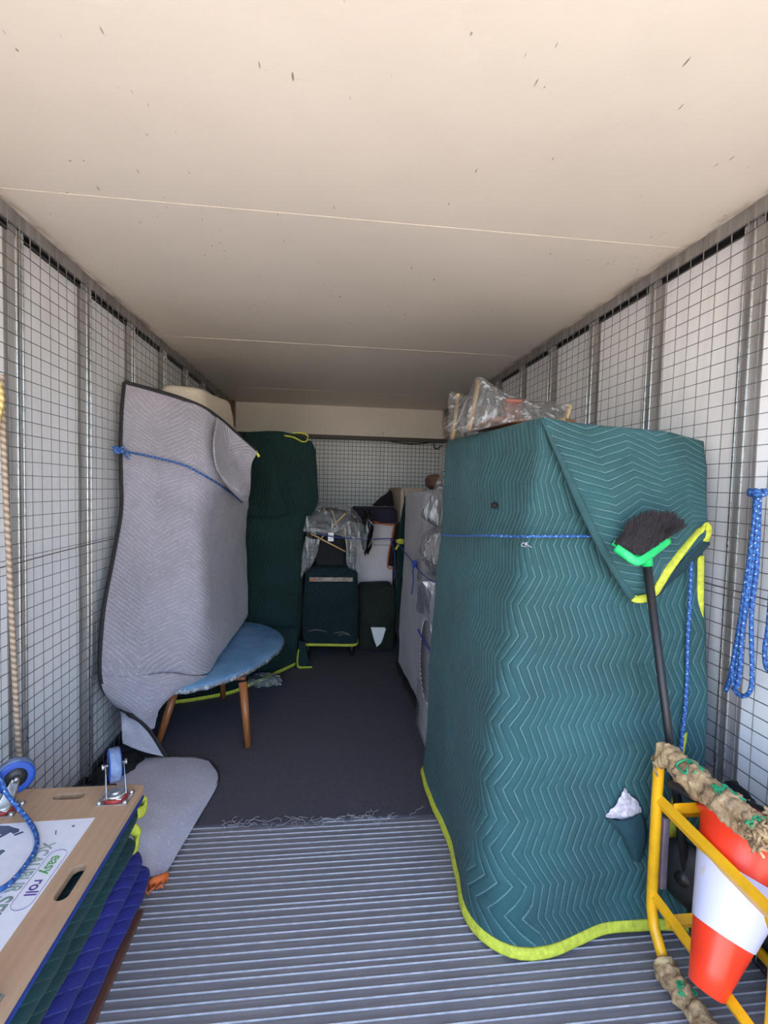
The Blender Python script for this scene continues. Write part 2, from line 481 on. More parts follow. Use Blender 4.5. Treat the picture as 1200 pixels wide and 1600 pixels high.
def felt_quilt(name, color, s=0.024, P_=0.17, slope=0.75):
    m, col, a = grey_felt(name, color)
    tc = m.n('TexCoord'); sp = m.n('SeparateXYZ'); m.t.links.new(tc.outputs['UV'], sp.inputs[0])
    u, v = sp.outputs[0], sp.outputs[1]
    # chevrons whose points run down the cloth
    tri = m.math('PINGPONG', m.math('ADD', u, 50 * P_), P_)
    x = m.math('ADD', v, m.math('MULTIPLY', tri, slope))
    x = m.math('ADD', x, m.math('MULTIPLY', m.math('SUBTRACT', m.noise(m.coord(), 9, 2), 0.5), 0.02))
    d = m.math('PINGPONG', m.math('ADD', x, 200 * s), s / 2)
    line = m.math('SUBTRACT', 1.0, m.step(d, 0.0006, 0.0022))
    line = m.math('MULTIPLY', line, m.step(m.noise(m.coord(), 30, 3), 0.35, 0.6))
    col = m.mix(m.math('MULTIPLY', line, 0.45), col, (0.75, 0.73, 0.78, 1))
    h = m.math('ADD', m.step(d, 0, s * 0.4), m.math('MULTIPLY', a, 0.3))
    return m.finish(col, 0.95, 0, m.bump(h, 0.45, 0.005), sheen=0.2, spec=0.2)

def wood_mat(name, c1, c2, scale=1.0, axis=(1, 14, 14), rough=0.45):
    m = N(name); cc = m.coord(scale=axis)
    n1 = m.noise(cc, 3 * scale, 6, 0.65)
    wv = m.n('TexWave', wave_type='BANDS'); m.set(wv, 'Vector', cc); m.set(wv, 'Scale', 1.2 * scale); m.set(wv, 'Distortion', 5.0); m.set(wv, 'Detail', 3.0)
    col = m.mix(m.math('ADD', m.math('MULTIPLY', n1, 0.7), m.math('MULTIPLY', wv.outputs[1], 0.3)), c1, c2)
    n2 = m.noise(m.coord(), 6, 5)
    col = m.mix(m.math('MULTIPLY', m.step(n2, 0.55, 0.75), 0.3), col, tuple(x * 0.6 for x in c1[:3]) + (1,))
    return m.finish(col, rough, 0, m.bump(n1, 0.1, 0.002))

M = {}
M['ceiling'] = ceiling_mat()
M['pale_wire'] = plain('pale_grey_wire', (0.30, 0.29, 0.29, 1), 0.45, 0.3)  # upright wires, a paler grey than the lengthwise ones
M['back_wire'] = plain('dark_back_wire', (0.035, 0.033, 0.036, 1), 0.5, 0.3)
M['panel'] = panel_mat()
M['back_panel'] = panel_mat('white_end_wall_panel', 0.0)
M['steel'] = steel_mat()
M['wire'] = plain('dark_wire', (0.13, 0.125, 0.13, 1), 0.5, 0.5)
M['alu'] = alu_mat()
M['rib'] = plain('highlit_rib', (0.36, 0.34, 0.36, 1), 0.6, 0.1, 0.15)  # paler base colour paints the bright highlight line along each rib
M['carpet'] = carpet_mat()
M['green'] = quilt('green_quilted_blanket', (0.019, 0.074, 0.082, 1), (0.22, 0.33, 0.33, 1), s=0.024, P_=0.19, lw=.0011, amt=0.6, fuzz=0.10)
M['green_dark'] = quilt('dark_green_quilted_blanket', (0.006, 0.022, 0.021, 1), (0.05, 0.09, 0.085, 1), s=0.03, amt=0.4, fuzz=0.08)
M['green_side'] = quilt('folded_green_blanket', (0.006, 0.032, 0.034, 1), (0.10, 0.19, 0.19, 1), s=0.045, P_=9.0, slope=2.6, lw=.0016, amt=0.3, puff=.2, fuzz=0.10)
M['blue'] = quilt('folded_blue_blanket', (0.014, 0.014, 0.155, 1), (0.16, 0.18, 0.40, 1), s=0.05, P_=9.0, slope=2.4, lw=.0016, amt=0.4, puff=.3, fuzz=0.10)
M['grey_quilt'] = felt_quilt('grey_quilted_felt', (0.33, 0.30, 0.345, 1))
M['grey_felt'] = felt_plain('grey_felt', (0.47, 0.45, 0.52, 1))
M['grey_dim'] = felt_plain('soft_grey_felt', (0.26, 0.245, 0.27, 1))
M['black_tape'] = plain('black_binding_tape', (0.018, 0.015, 0.017, 1), 0.8)
M['yellow_tape'] = plain('yellow_binding_tape', (0.55, 0.57, 0.05, 1), 0.75, scale=60, var=0.15, bump=0.4)
M['blue_rope'] = rope_mat('blue_braided_rope', (0.012, 0.055, 0.23, 1), (0.03, 0.13, 0.38, 1), 0.02, (0.50, 0.62, 0.78, 1))
M['thin_rope'] = rope_mat('dark_blue_cord', (0.015, 0.03, 0.20, 1), (0.03, 0.07, 0.36, 1), 0.01)
M['hemp'] = rope_mat('twisted_tan_rope', (0.22, 0.15, 0.10, 1), (0.46, 0.35, 0.26, 1), 0.022)
M['yellow_rope'] = rope_mat('twisted_yellow_rope', (0.45, 0.32, 0.10, 1), (0.75, 0.60, 0.25, 1), 0.022)
M['plastic'] = plastic_mat('clear_polythene')
M['plastic_grey'] = plastic_mat('smoky_polythene', (0.62, 0.62, 0.63, 1), 0.12, 9)
M['plastic_milky'] = plastic_mat('milky_polythene', (0.92, 0.93, 0.95, 1), 0.20, 9)
M['ply'] = wood_mat('plywood', (0.42, 0.255, 0.15, 1), (0.50, 0.325, 0.20, 1), axis=(10, 0.8, 10))
M['walnut'] = wood_mat('reddish_wood', (0.22, 0.065, 0.022, 1), (0.42, 0.15, 0.05, 1), axis=(14, 14, 1.2), rough=0.35)
M['cane'] = wood_mat('pale_wooden_stick', (0.52, 0.32, 0.14, 1), (0.72, 0.50, 0.25, 1), axis=(14, 14, 1.2), rough=0.4)
M['brown_board'] = wood_mat('brown_board', (0.11, 0.045, 0.03, 1), (0.18, 0.075, 0.05, 1), axis=(10, 0.8, 10))
M['zinc'] = plain('zinc_plated_steel', (0.62, 0.62, 0.62, 1), 0.28, 0.9, 0.1)
M['blue_tyre'] = plain('blue_rubber_tyre', (0.012, 0.065, 0.36, 1), 0.45)
M['tread'] = plain('scuffed_grey_blue_tread', (0.16, 0.22, 0.38, 1), 0.6, var=0.25)
M['black'] = plain('black_plastic', (0.014, 0.013, 0.015, 1), 0.45)
M['black_cloth'] = plain('black_cloth', (0.010, 0.009, 0.012, 1), 0.9, bump=0.4)
M['navy'] = plain('navy_cloth', (0.018, 0.014, 0.034, 1), 0.85, bump=0.4)
M['rubber'] = plain('black_rubber', (0.02, 0.019, 0.022, 1), 0.6)
M['red_ring'] = plain('red_seal_ring', (0.30, 0.025, 0.02, 1), 0.5)
M['sticker'] = plain('white_sticker', (0.78, 0.77, 0.82, 1), 0.35, var=0.03, bump=0.02)
M['ink_green'] = plain('green_ink', (0.10, 0.36, 0.10, 1), 0.4)
M['ink_sage'] = plain('grey_green_ink', (0.26, 0.40, 0.30, 1), 0.4)
M['ink_navy'] = plain('navy_ink', (0.06, 0.07, 0.15, 1), 0.4)
M['ink_purple'] = plain('purple_ink', (0.10, 0.05, 0.28, 1), 0.4)
M['ink_grey'] = plain('slate_ink', (0.09, 0.12, 0.16, 1), 0.4)
M['blue_carpet'] = plain('blue_carpet_pad', (0.012, 0.035, 0.20, 1), 0.9, bump=0.5)
M['orange_cloth'] = plain('orange_cloth', (0.65, 0.13, 0.02, 1), 0.7)
M['beige'] = plain('beige_upholstery', (0.60, 0.51, 0.40, 1), 0.8, scale=80, var=0.06, bump=0.3)
M['orange'] = plain('fluorescent_orange_plastic', (0.92, 0.045, 0.012, 1), 0.35, var=0.06, scale=8)
M['red'] = plain('red_plastic', (0.75, 0.05, 0.03, 1), 0.4)
M['yellow_steel'] = plain('yellow_painted_steel', (0.86, 0.43, 0.008, 1), 0.35, var=0.1, scale=12, bump=0.1)
M['purple_steel'] = plain('mauve_grey_channel', (0.20, 0.15, 0.19, 1), 0.45, 0.3)
M['bristle'] = plain('dark_bristle', (0.028, 0.020, 0.024, 1), 0.7)
M['green_plastic'] = plain('green_plastic', (0.02, 0.60, 0.16, 1), 0.35, var=0.06)
M['green_twine'] = plain('green_twine', (0.02, 0.36, 0.16, 1), 0.6, scale=90)
M['white'] = plain('white_laminate', (0.66, 0.60, 0.65, 1), 0.4, var=0.03, bump=0.03)
M['white_bright'] = plain('bright_white_panel', (0.85, 0.83, 0.85, 1), 0.4, var=0.03, bump=0.03)
M['padding'] = plain('torn_white_padding', (0.62, 0.56, 0.62, 1), 0.95, scale=60, var=0.25, bump=1.0)
M['olive'] = quilt('olive_quilted_blanket', (0.014, 0.018, 0.013, 1), (0.07, 0.09, 0.07, 1), s=0.022, amt=0.4)
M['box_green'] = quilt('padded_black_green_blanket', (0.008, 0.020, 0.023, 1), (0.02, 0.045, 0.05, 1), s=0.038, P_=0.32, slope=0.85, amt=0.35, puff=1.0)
M['tape_clear'] = plain('shiny_packing_tape', (0.24, 0.20, 0.18, 1), 0.18, var=0.3, scale=25)
M['tape_orange'] = plain('orange_print', (0.62, 0.16, 0.06, 1), 0.3)
M['brown_thing'] = plain('brown_cloth', (0.10, 0.05, 0.035, 1), 0.8)
M['ground'] = plain('sunlit_concrete', (0.56, 0.47, 0.37, 1), 0.9, scale=3)
M['flat_green'] = plain('torn_green_cloth', (0.012, 0.05, 0.065, 1), 0.9, bump=0.6, scale=50)

def dotted_blue():
    m = N('blue_knitted_net_wrap'); c = m.coord()
    wv = m.n('TexWave', wave_type='BANDS'); m.set(wv, 'Vector', m.coord(rot=(0, 0, 0.5))); m.set(wv, 'Scale', 26.0); m.set(wv, 'Distortion', 1.5); m.set(wv, 'Detail', 2.0)
    n1 = m.noise(c, 5, 5); n2 = m.noise(c, 300, 2)
    col = m.ramp(n1, [(0.35, (0.11, 0.27, 0.46, 1)), (0.7, (0.22, 0.45, 0.72, 1))])
    col = m.mix(m.math('MULTIPLY', wv.outputs[1], 0.3), col, (0.03, 0.07, 0.16, 1))
    col = m.mix(m.math('MULTIPLY', m.step(n2, 0.5, 0.7), 0.45), col, (0.45, 0.55, 0.68, 1))
    return m.finish(col, 0.55, 0, m.bump(m.math('ADD', wv.outputs[1], n2), 0.5, 0.003))
M['blue_net'] = dotted_blue()

def cone_white():
    m = N('scuffed_reflective_sleeve'); c = m.coord()
    n1 = m.noise(m.coord(scale=(3, 3, 1)), 4, 5)
    col = m.ramp(n1, [(0.62, (0.66, 0.63, 0.80, 1)), (0.74, (0.75, 0.42, 0.12, 1))])
    return m.finish(col, 0.3, 0)
M['cone_white'] = cone_white()

def twist_mat():
    m = N('dirty_rope_wrapping'); c = m.coord()
    n1 = m.noise(c, 28, 6, 0.7); n2 = m.noise(c, 9, 3)
    col = m.ramp(n1, [(0.3, (0.10, 0.055, 0.03, 1)), (0.5, (0.42, 0.27, 0.14, 1)), (0.72, (0.66, 0.50, 0.28, 1))])
    col = m.mix(m.math('MULTIPLY', m.step(n2, 0.55, 0.7), 0.5), col, (0.34, 0.25, 0.19, 1))
    return m.finish(col, 0.9, 0, m.bump(n1, 1.0, 0.012))
M['wrap'] = twist_mat()

# ------------------------------------------------------------------ the truck box
XL, XR, ZC, YB, Y0 = -1.09, 1.31, 2.34, 5.62, -0.1

def struct(name, bm, m, smooth=False):
    o = obj(name, bm, m, None, smooth); o['kind'] = 'structure'; return o

bm = newbm(); box(bm, XL - 0.08, XR + 0.08, Y0, YB + 0.08, -0.14, -0.012)
floor = struct('floor', bm, M['alu'])
# ribbed extruded planks, eight ribs each
def plank_bm():
    b = newbm(); box(b, XL - 0.03, XR + 0.03, -0.2225 + 0.001, 0.0, -0.012, -0.002)
    return b
base_plank = None
yj = 1.806
y = yj + 0.2225 * 1
meP = None; meR = None
while y > Y0 + 0.05:
    if meP is None:
        o = obj('floor_plank', plank_bm(), M['alu'], floor, False)
        b = newbm()
        for dy in (0.001, 0.031, 0.059, 0.087, 0.116, 0.145, 0.174, 0.203):
            yy = -dy
            vs = [b.verts.new(v) for v in ((XL - .03, yy - .0025, -.002), (XL - .03, yy, .0015), (XL - .03, yy + .0015, -.002), (XR + .03, yy - .0025, -.002), (XR + .03, yy, .0015), (XR + .03, yy + .0015, -.002))]
            b.faces.new((vs[0], vs[1], vs[4], vs[3])); b.faces.new((vs[1], vs[2], vs[5], vs[4]))
        r = obj('ribs', b, M['rib'], o, False)
        meP, meR = o.data, r.data
    else:
        o = bpy.data.objects.new('floor_plank', meP); COL.objects.link(o); o.parent = floor
        r = bpy.data.objects.new('ribs', meR); COL.objects.link(r); r.parent = o
    o.location = (0, y, 0)
    y -= 0.2225

# ceiling of four sheets
bm = newbm(); box(bm, XL - 0.08, XR + 0.08, Y0, YB + 0.08, ZC + 0.012, ZC + 0.06)
ceil = struct('ceiling', bm, M['ceiling'])
ys = [Y0, 0.21, 1.70, 3.19, 4.68, YB]
for i in range(len(ys) - 1):
    b = newbm(); box(b, XL - 0.05, XR + 0.05, ys[i] + 0.0018, ys[i + 1] + (0.0 if i % 2 else -0.0018), ZC - 0.001 * i + 0.003, ZC + 0.012)
    obj('ceiling_panel', b, M['ceiling'], ceil, False)

random.seed(4)
def wire_run(bm, p0, p1, r, wob=0.0015, seg=0.3):
    p0, p1 = Vector(p0), Vector(p1); L = (p1 - p0).length; n = max(2, int(L / seg))
    pts = []
    for i in range(n + 1):
        p = p0.lerp(p1, i / n) + Vector([random.uniform(-wob, wob) for _ in range(3)])
        pts.append(p)
    sweep(bm, pts, r, r, (0.5, 0.5, 0.7), 4, caps=False)

def side_wall(name, x, s, posts, zoff):
    """s = +1: inner side faces +X (left wall); -1: right wall"""
    b = newbm(); xa, xb = sorted((x - s * 0.05, x - s * 0.09)); box(b, xa, xb, Y0, YB + 0.08, -0.14, ZC + 0.06)
    wall = struct(name, b, M['panel'])
    ed = [Y0] + posts + [YB]
    for i in range(len(ed) - 1):
        if ed[i + 1] - ed[i] < 0.05: continue
        b = newbm(); xa, xb = sorted((x - s * 0.05, x - s * 0.046 + s * 0.004)); box(b, xa, xb, ed[i] + 0.001, ed[i + 1] - 0.001, 0.0, ZC)
        obj('wall_panel', b, M['panel'], wall, False)
    me = None
    for y in posts:
        if me is None:
            b = newbm()
            xa, xb = sorted((x - s * 0.042, x - s * 0.038)); box(b, xa, xb, -0.042, 0.042, 0.0, ZC - 0.03)
            xa, xb = sorted((x - s * 0.04, x - s * 0.012)); box(b, xa, xb, -0.024, 0.018, 0.0, ZC - 0.03, 0.003, 2)
            o = obj('wall_post', b, M['steel'], wall, False); me = o.data; b = newbm()
            xa, xb = sorted((x - s * 0.014, x - s * 0.007)); box(b, xa, xb, -0.024, -0.016, 0.0, ZC - 0.03, 0.002, 2)
            xa, xb = sorted((x - s * 0.014, x - s * 0.007)); box(b, xa, xb, 0.010, 0.018, 0.0, ZC - 0.03, 0.002, 2)
            e_ = obj('post_lip', b, M['zinc'], o, False); me2 = e_.data  # brighter metal puts the bright line of light on the post edges
        else:
            o = bpy.data.objects.new('wall_post', me); COL.objects.link(o); o.parent = wall
            e_ = bpy.data.objects.new('post_lip', me2); COL.objects.link(e_); e_.parent = o
        o.location = (0, y, 0)
    # top rail, and a black strip standing in for the shade in the gap below
    b = newbm(); xa, xb = sorted((x - s * 0.05, x - s * 0.002)); box(b, xa, xb, Y0, YB, ZC - 0.026, ZC + 0.0115, 0.0)
    xa, xb = sorted((x - s * 0.004, x + s * 0.004)); box(b, xa, xb, Y0, YB, ZC - 0.046, ZC + 0.010, 0.002)
    obj('top_rail', b, M['steel'], wall, False)
    b = newbm(); xa, xb = sorted((x - s * 0.05, x - s * 0.036)); box(b, xa, xb, Y0, YB, ZC - 0.055, ZC - 0.03)
    obj('gap_shade_strip', b, M['black'], wall, False)
    b = newbm(); xa, xb = sorted((x - s * 0.05, x - s * 0.01)); box(b, xa, xb, Y0, YB, -0.01, 0.03, 0.004)
    obj('bottom_rail', b, M['black'], wall, False)
    # wire grid
    b = newbm(); xm = x + s * 0.003
    y = 1.793 + zoff
    while y > Y0 + 0.06: y -= 0.0615
    while y < YB - 0.02:
        wire_run(b, (xm, y, 0.02), (xm, y, ZC - 0.012), 0.0015); y += 0.0615
    g = obj('upright_wires', b, M['pale_wire'], wall, False); g['kind'] = 'stuff'
    b = newbm()
    z = 0.03
    while z < ZC - 0.05:
        wire_run(b, (xm + s * 0.003, Y0, z), (xm + s * 0.003, YB, z), 0.0016, 0.002); z += 0.0485
    g = obj('lengthwise_wires', b, M['wire'], wall, False); g['kind'] = 'stuff'
    # single bent tie wire running along the grid
    b = newbm(); sweep(b, spline([(x + s * 0.01, Y0, 1.10), (x + s * 0.01, 1.3, 1.12), (x + s * 0.009, 2.4, 1.135), (x + s * 0.01, 3.6, 1.12), (x + s * 0.01, YB, 1.13)], 40), 0.0022, 0.0022, n=5)
    obj('tie_wire', b, M['wire'], wall)
    return wall

side_wall('wall_left', XL, 1, [0.44, 0.92, 1.40, 1.88, 2.375, 2.88, 3.40, 3.91, 4.42, 4.93, 5.44], 0.0)
side_wall('wall_right', XR, -1, [0.02, 0.49, 0.97, 1.44, 1.91, 2.38, 2.84, 3.30, 3.78, 4.26, 4.74, 5.22], 0.008)

b = newbm(); box(b, XL - 0.09, XR + 0.09, YB + 0.045, YB + 0.09, -0.14, ZC + 0.06)
wb = struct('wall_back', b, M['back_panel'])
ed = [XL - 0.04, -0.17, 0.59, XR + 0.04]
for i in range(3):
    b = newbm(); box(b, ed[i] + 0.001, ed[i + 1] - 0.001, YB + 0.037, YB + 0.045, 0, ZC - 0.1); obj('wall_panel', b, M['back_panel'], wb, False)
for x in (-0.17, 0.59, 1.28):
    b = newbm(); box(b, x - 0.03, x + 0.03, YB + 0.02, YB + 0.038, 0, 2.06, 0.004); box(b, x - 0.032, x - 0.018, YB + 0.008, YB + 0.03, 0, 2.06, 0.003)
    obj('wall_post', b, M['white_bright'], wb, False)  # bright white colour stands in for light glowing through at the posts
b = newbm()
x = XL + 0.01
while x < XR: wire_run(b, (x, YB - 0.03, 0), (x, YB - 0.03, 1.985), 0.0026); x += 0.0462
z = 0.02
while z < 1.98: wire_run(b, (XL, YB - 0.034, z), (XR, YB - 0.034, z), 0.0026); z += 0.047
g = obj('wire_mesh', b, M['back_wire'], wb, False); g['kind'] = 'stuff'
# header panel that drops below the ceiling at the far end
b = newbm(); box(b, XL - 0.04, XR + 0.04, 5.50, 5.53, 2.012, ZC)
h = struct('trim_1', b, M['ceiling'])
b = newbm(); box(b, XL - 0.04, XR + 0.04, 5.485, 5.56, 1.972, 2.014, 0.004); obj('header_edge', b, plain('brown_edge_trim', (0.06, 0.045, 0.04, 1), 0.5), h, False)
b = newbm(); box(b, XL, XL + 0.055, 5.40, 5.53, 1.95, ZC, 0.004); struct('trim_2', b, M['brown_board'])

# the paved ground outside, behind the truck
b = newbm(); box(b, -40, 40, -45, 45, -1.25, -1.10); struct('ground', b, M['ground'])
for x0 in (XL + 0.1, XR - 0.3):
    pass

# carpet with a frayed front edge
b = newbm()
nx, ny = 90, 60
g = []
for j in range(ny + 1):
    row = []
    for i in range(nx + 1):
        x = XL + 0.005 + (XR - XL - 0.01) * i / nx; yb_ = 1.993 + 0.004 * math.sin(x * 9) + 0.006 * noise.noise(Vector((x * 14, 0, 0)))
        y = yb_ + (YB - 0.05 - yb_) * (j / ny) ** 1.6
        row.append(b.verts.new((x, y, 0.0065 + 0.001 * noise.noise(Vector((x * 3, y * 3, 0))) - (0.004 if j == 0 else 0))))
    g.append(row)
for j in range(ny):
    for i in range(nx): b.faces.new((g[j][i], g[j][i + 1], g[j + 1][i + 1], g[j + 1][i]))
carpet = thing('carpet', 'dark charcoal carpet covering the far part of the floor, frayed at its front edge', 'carpet', (0, 1.99, 0))
solid(part('pile_sheet', b, M['carpet'], carpet), 0.006, -1)
b = newbm(); random.seed(8)
for k in range(46):
    x = random.uniform(-0.44, 0.40) if k < 34 else random.uniform(-0.2, 0.35); y = 1.992
    p = Vector((x, y, 0.012)); pts = [p.copy()]
    d = random.uniform(0, 2 * PI)
    for q in range(random.randint(4, 8)):
        d += random.uniform(-1.2, 1.2); st = random.uniform(0.008, 0.02)
        p = p + Vector((math.cos(d) * st, math.sin(d) * st * 0.7, 0)); p.z = 0.009 + random.uniform(0, 0.008); pts.append(p.copy())
    sweep(b, spline(pts, len(pts) * 3), 0.0009, 0.0009, n=4)
part('loose_threads', b, plain('pale_thread', (0.42, 0.40, 0.42, 1), 0.9), carpet, kind='stuff')

# ================================================================== big green blanket-wrapped cabinet, right
t = thing('wrapped_cabinet', 'tall cabinet wrapped in a teal green quilted blanket with yellow hem, front right', 'wrapped furniture', (0.9, 1.85, 0))
b = newbm()
LV = [(0.026, [(.490, 1.335), (1.262, 1.385), (1.272, 2.30), (.492, 2.30)], [.19, .04, .06, .04]),
      (0.36, [(.500, 1.375), (1.266, 1.41), (1.272, 2.26), (.484, 2.24)], [.11, .04, .06, .06]),
      (0.75, [(.535, 1.405), (1.268, 1.43), (1.272, 2.24), (.484, 2.22)], [.10, .04, .06, .06]),
      (1.15, [(.598, 1.430), (1.270, 1.47), (1.272, 2.24), (.508, 2.21)], [.075, .04, .06, .06]),
      (1.27, [(.622, 1.445), (1.270, 1.475), (1.272, 2.24), (.515, 2.21)], [.06, .03, .06, .06]),
      (1.45, [(.655, 1.470), (1.274, 1.50), (1.274, 2.24), (.520, 2.21)], [.04, .03, .06, .05]),
      (1.60, [(.668, 1.485), (1.278, 1.53), (1.278, 2.24), (.525, 2.21)], [.02, .02, .05, .04])]
# the front top corner stands a little higher than the rest
rows = loft(b, LV, 90, seg=10, edge=26, amp=0.010, freq=4.0, seed=2, top_r=0.03)
for v in b.verts:
    k = max(0.0, (v.co.z - 1.2) / 0.43)
    if k > 0:
        dx = (v.co.x - 0.67) / 0.6; dy = (v.co.y - 1.48) / 0.8
        v.co.z += k * (0.038 - 0.052 * min(1, max(0, dx)) - 0.02 * min(1, max(0, dy)))
    # hem rises a little where it drags on the floor
    if v.co.z < 0.3:
        f = (0.3 - v.co.z) / 0.3
        v.co.x -= 0.012 * f * math.sin(v.co.y * 9 + 1.0)
        v.co.y -= 0.018 * f * math.sin((v.co.x - 0.5) * 11) * (1 if v.co.y < 1.6 else 0)
        v.co.z += 0.010 * (1 + math.sin(v.co.x * 7 + v.co.y * 5)) * f
b.verts.ensure_lookup_table()
HEMV = [b.verts[i].co.copy() for i in range(len(rows[0]))]
part('blanket', b, M['green'], t)
# hem tape following the foot of the blanket
m_ = len(rows[0]); b_pts = HEMV
b = newbm()
hp_ = [Vector(p) for p in b_pts]
cen_ = sum(hp_, Vector()) / len(hp_)
refs = []
pts = []
for p in hp_:
    o_ = (p - cen_); o_.z = 0; o_.normalize()
    pts.append(p + o_ * 0.004 + Vector((0, 0, 0.0))); refs.append(tuple(Vector((0, 0, 1)) - o_ * 0.45))
sweep(b, pts, 0.017, 0.0055, refs, 8, closed=True)
part('hem', b, M['yellow_tape'], t)
# flap folded across the upper front
b = newbm()
net = [[(0.667, 1.475, 1.658), (0.783, 1.478, 1.644), (0.941, 1.485, 1.639), (1.110, 1.500, 1.631), (1.259, 1.515, 1.608)],
       [(0.720, 1.462, 1.533), (0.830, 1.456, 1.534), (0.965, 1.462, 1.531), (1.114, 1.482, 1.526), (1.264, 1.505, 1.510)],
       [(0.776, 1.435, 1.393), (0.865, 1.420, 1.401), (0.981, 1.428, 1.412), (1.118, 1.458, 1.421), (1.257, 1.490, 1.423)],
       [(0.838, 1.410, 1.265), (0.901, 1.388, 1.285), (1.003, 1.395, 1.309), (1.120, 1.425, 1.339), (1.231, 1.450, 1.360)],
       [(0.904, 1.395, 1.158), (0.944, 1.372, 1.186), (1.025, 1.378, 1.225), (1.120, 1.398, 1.274), (1.211, 1.415, 1.323)],
       [(0.961, 1.405, 1.093), (0.999, 1.385, 1.126), (1.059, 1.388, 1.178), (1.136, 1.402, 1.245), (1.214, 1.415, 1.306)]]
patch(b, net, 56, 56, amp=0.006, freq=9, seed=5, uvrot=True)
solid(part('folded_flap', b, M['green'], t), 0.012, 0)
b = newbm()
tape(b, [(0.947, 1.392, 1.100), (0.964, 1.378, 1.099), (1.000, 1.370, 1.113), (1.025, 1.370, 1.153), (1.058, 1.375, 1.202), (1.106, 1.385, 1.255), (1.155, 1.395, 1.301), (1.189, 1.400, 1.328), (1.207, 1.405, 1.311), (1.204, 1.412, 1.278)], 0.013, 0.005, (0.75, 0, 0.65))
part('flap_hem', b, M['yellow_tape'], t)
b = newbm()   # turned-back lip of cloth behind the flap hem
patch(b, [[(1.005, 1.400, 1.094), (1.063, 1.400, 1.151), (1.128, 1.405, 1.224), (1.212, 1.415, 1.298)],
          [(1.058, 1.425, 1.101), (1.112, 1.430, 1.152), (1.176, 1.435, 1.204), (1.240, 1.440, 1.266)]], 30, 8, amp=0.003)
solid(part('flap_lip', b, M['flat_green'], t), 0.008, 0)
# rolled crease running down from the top corner
b = newbm()
sweep(b, spline([(0.663, 1.470, 1.655), (0.731, 1.448, 1.507), (0.794, 1.415, 1.354), (0.862, 1.395, 1.224), (0.947, 1.392, 1.100)], 50), 0.013, 0.008, (1, 0, 0.4), 10,
      taper=[min(1, 0.25 + i / 25) for i in range(50)])
part('crease_fold', b, M['green'], t)
# side hem hanging down the right edge
b = newbm()
pts = [(1.238, 1.470, 1.224), (1.238, 1.465, 1.146), (1.238, 1.460, 1.050), (1.236, 1.455, 0.943), (1.217, 1.445, 0.838), (1.195, 1.435, 0.735), (1.170, 1.420, 0.636), (1.150, 1.410, 0.534), (1.135, 1.400, 0.348), (1.134, 1.400, 0.219)]
tape(b, pts, 0.012, 0.004, (1, -0.2, 0)); part('side_hem', b, M['yellow_tape'], t)
# cords
b = newbm(); rope(b, [(0.495, 2.065, 1.225), (0.530, 1.882, 1.240), (0.541, 1.600, 1.269), (0.593, 1.500, 1.277), (0.619, 1.432, 1.284), (0.708, 1.425, 1.286), (0.784, 1.430, 1.287), (0.848, 1.440, 1.287), (0.888, 1.460, 1.285)], 0.0045, 90)
part('waist_cord', b, M['blue_rope'], t)
b = newbm(); rope(b, [(1.170, 1.430, 1.229), (1.177, 1.435, 1.151), (1.175, 1.430, 1.078), (1.174, 1.430, 0.973), (1.173, 1.425, 0.890), (1.171, 1.420, 0.817), (1.162, 1.410, 0.726), (1.149, 1.400, 0.647), (1.142, 1.395, 0.544)], 0.006, 80)
part('hanging_cord', b, M['blue_rope'], t)
# torn place low on the front
b = newbm()
outl = [(0.895, 1.392, 0.399), (0.914, 1.386, 0.430), (0.929, 1.385, 0.455), (0.943, 1.388, 0.477), (0.953, 1.391, 0.487), (0.965, 1.388, 0.472), (0.988, 1.386, 0.451), (1.006, 1.387, 0.424), (1.011, 1.390, 0.401), (0.973, 1.384, 0.394), (0.930, 1.385, 0.390)]
cpt = sum((Vector(q) for q in outl), Vector()) / len(outl) + Vector((0, -0.012, 0))
rim = spline(outl, 44, True); random.seed(3)
rv = [b.verts.new(Vector(p) + Vector((random.uniform(-.003, .003), 0, random.uniform(-.003, .003)))) for p in rim]
mids = [b.verts.new(Vector(p).lerp(cpt, 0.5) + Vector((0, -0.006 + random.uniform(-.003, .003), 0))) for p in rim]
cv = b.verts.new(cpt)
for i in range(44):
    j = (i + 1) % 44
    b.faces.new((rv[i], rv[j], mids[j], mids[i])); b.faces.new((mids[i], mids[j], cv))
part('torn_padding', b, M['padding'], t, label='white padding showing through a tear')
b = newbm()
patch(b, [[(0.891, 1.388, 0.396), (0.921, 1.372, 0.397), (0.963, 1.370, 0.403), (1.010, 1.386, 0.408)],
          [(0.917, 1.380, 0.371), (0.936, 1.362, 0.366), (0.969, 1.360, 0.366), (1.020, 1.378, 0.371)],
          [(0.947, 1.376, 0.334), (0.957, 1.362, 0.328), (0.980, 1.360, 0.328), (1.022, 1.374, 0.331)],
          [(0.972, 1.378, 0.285), (0.982, 1.372, 0.277), (0.996, 1.370, 0.277), (1.019, 1.376, 0.288)],
          [(0.989, 1.382, 0.260), (0.997, 1.380, 0.254), (1.006, 1.380, 0.252), (1.014, 1.382, 0.254)]], 18, 22, amp=0.003, freq=40)
solid(part('torn_flap', b, M['flat_green'], t, label='dark torn flap of cloth hanging down'), 0.005, 0)
b = newbm(); blob(b, (0.585, 1.659, 1.371), (0.012, 0.016, 0.012), 0.4, 3, 4, 2)
part('snag', b, M['black_cloth'], t, label='small dark snag hole')
b = newbm(); random.seed(12)
for (px, sx) in ((0.0, 1), (0.014, -1)):
    c0 = Vector((0.605, 1.435, 1.260)) + Vector((px, -0.012, 0))
    sweep(b, spline([c0 + Vector((random.uniform(-.012, .012), 0, random.uniform(-.01, .008))) for _ in range(6)], 26), 0.0009, 0.0009, n=4)
part('loose_thread', b, M['padding'], t)

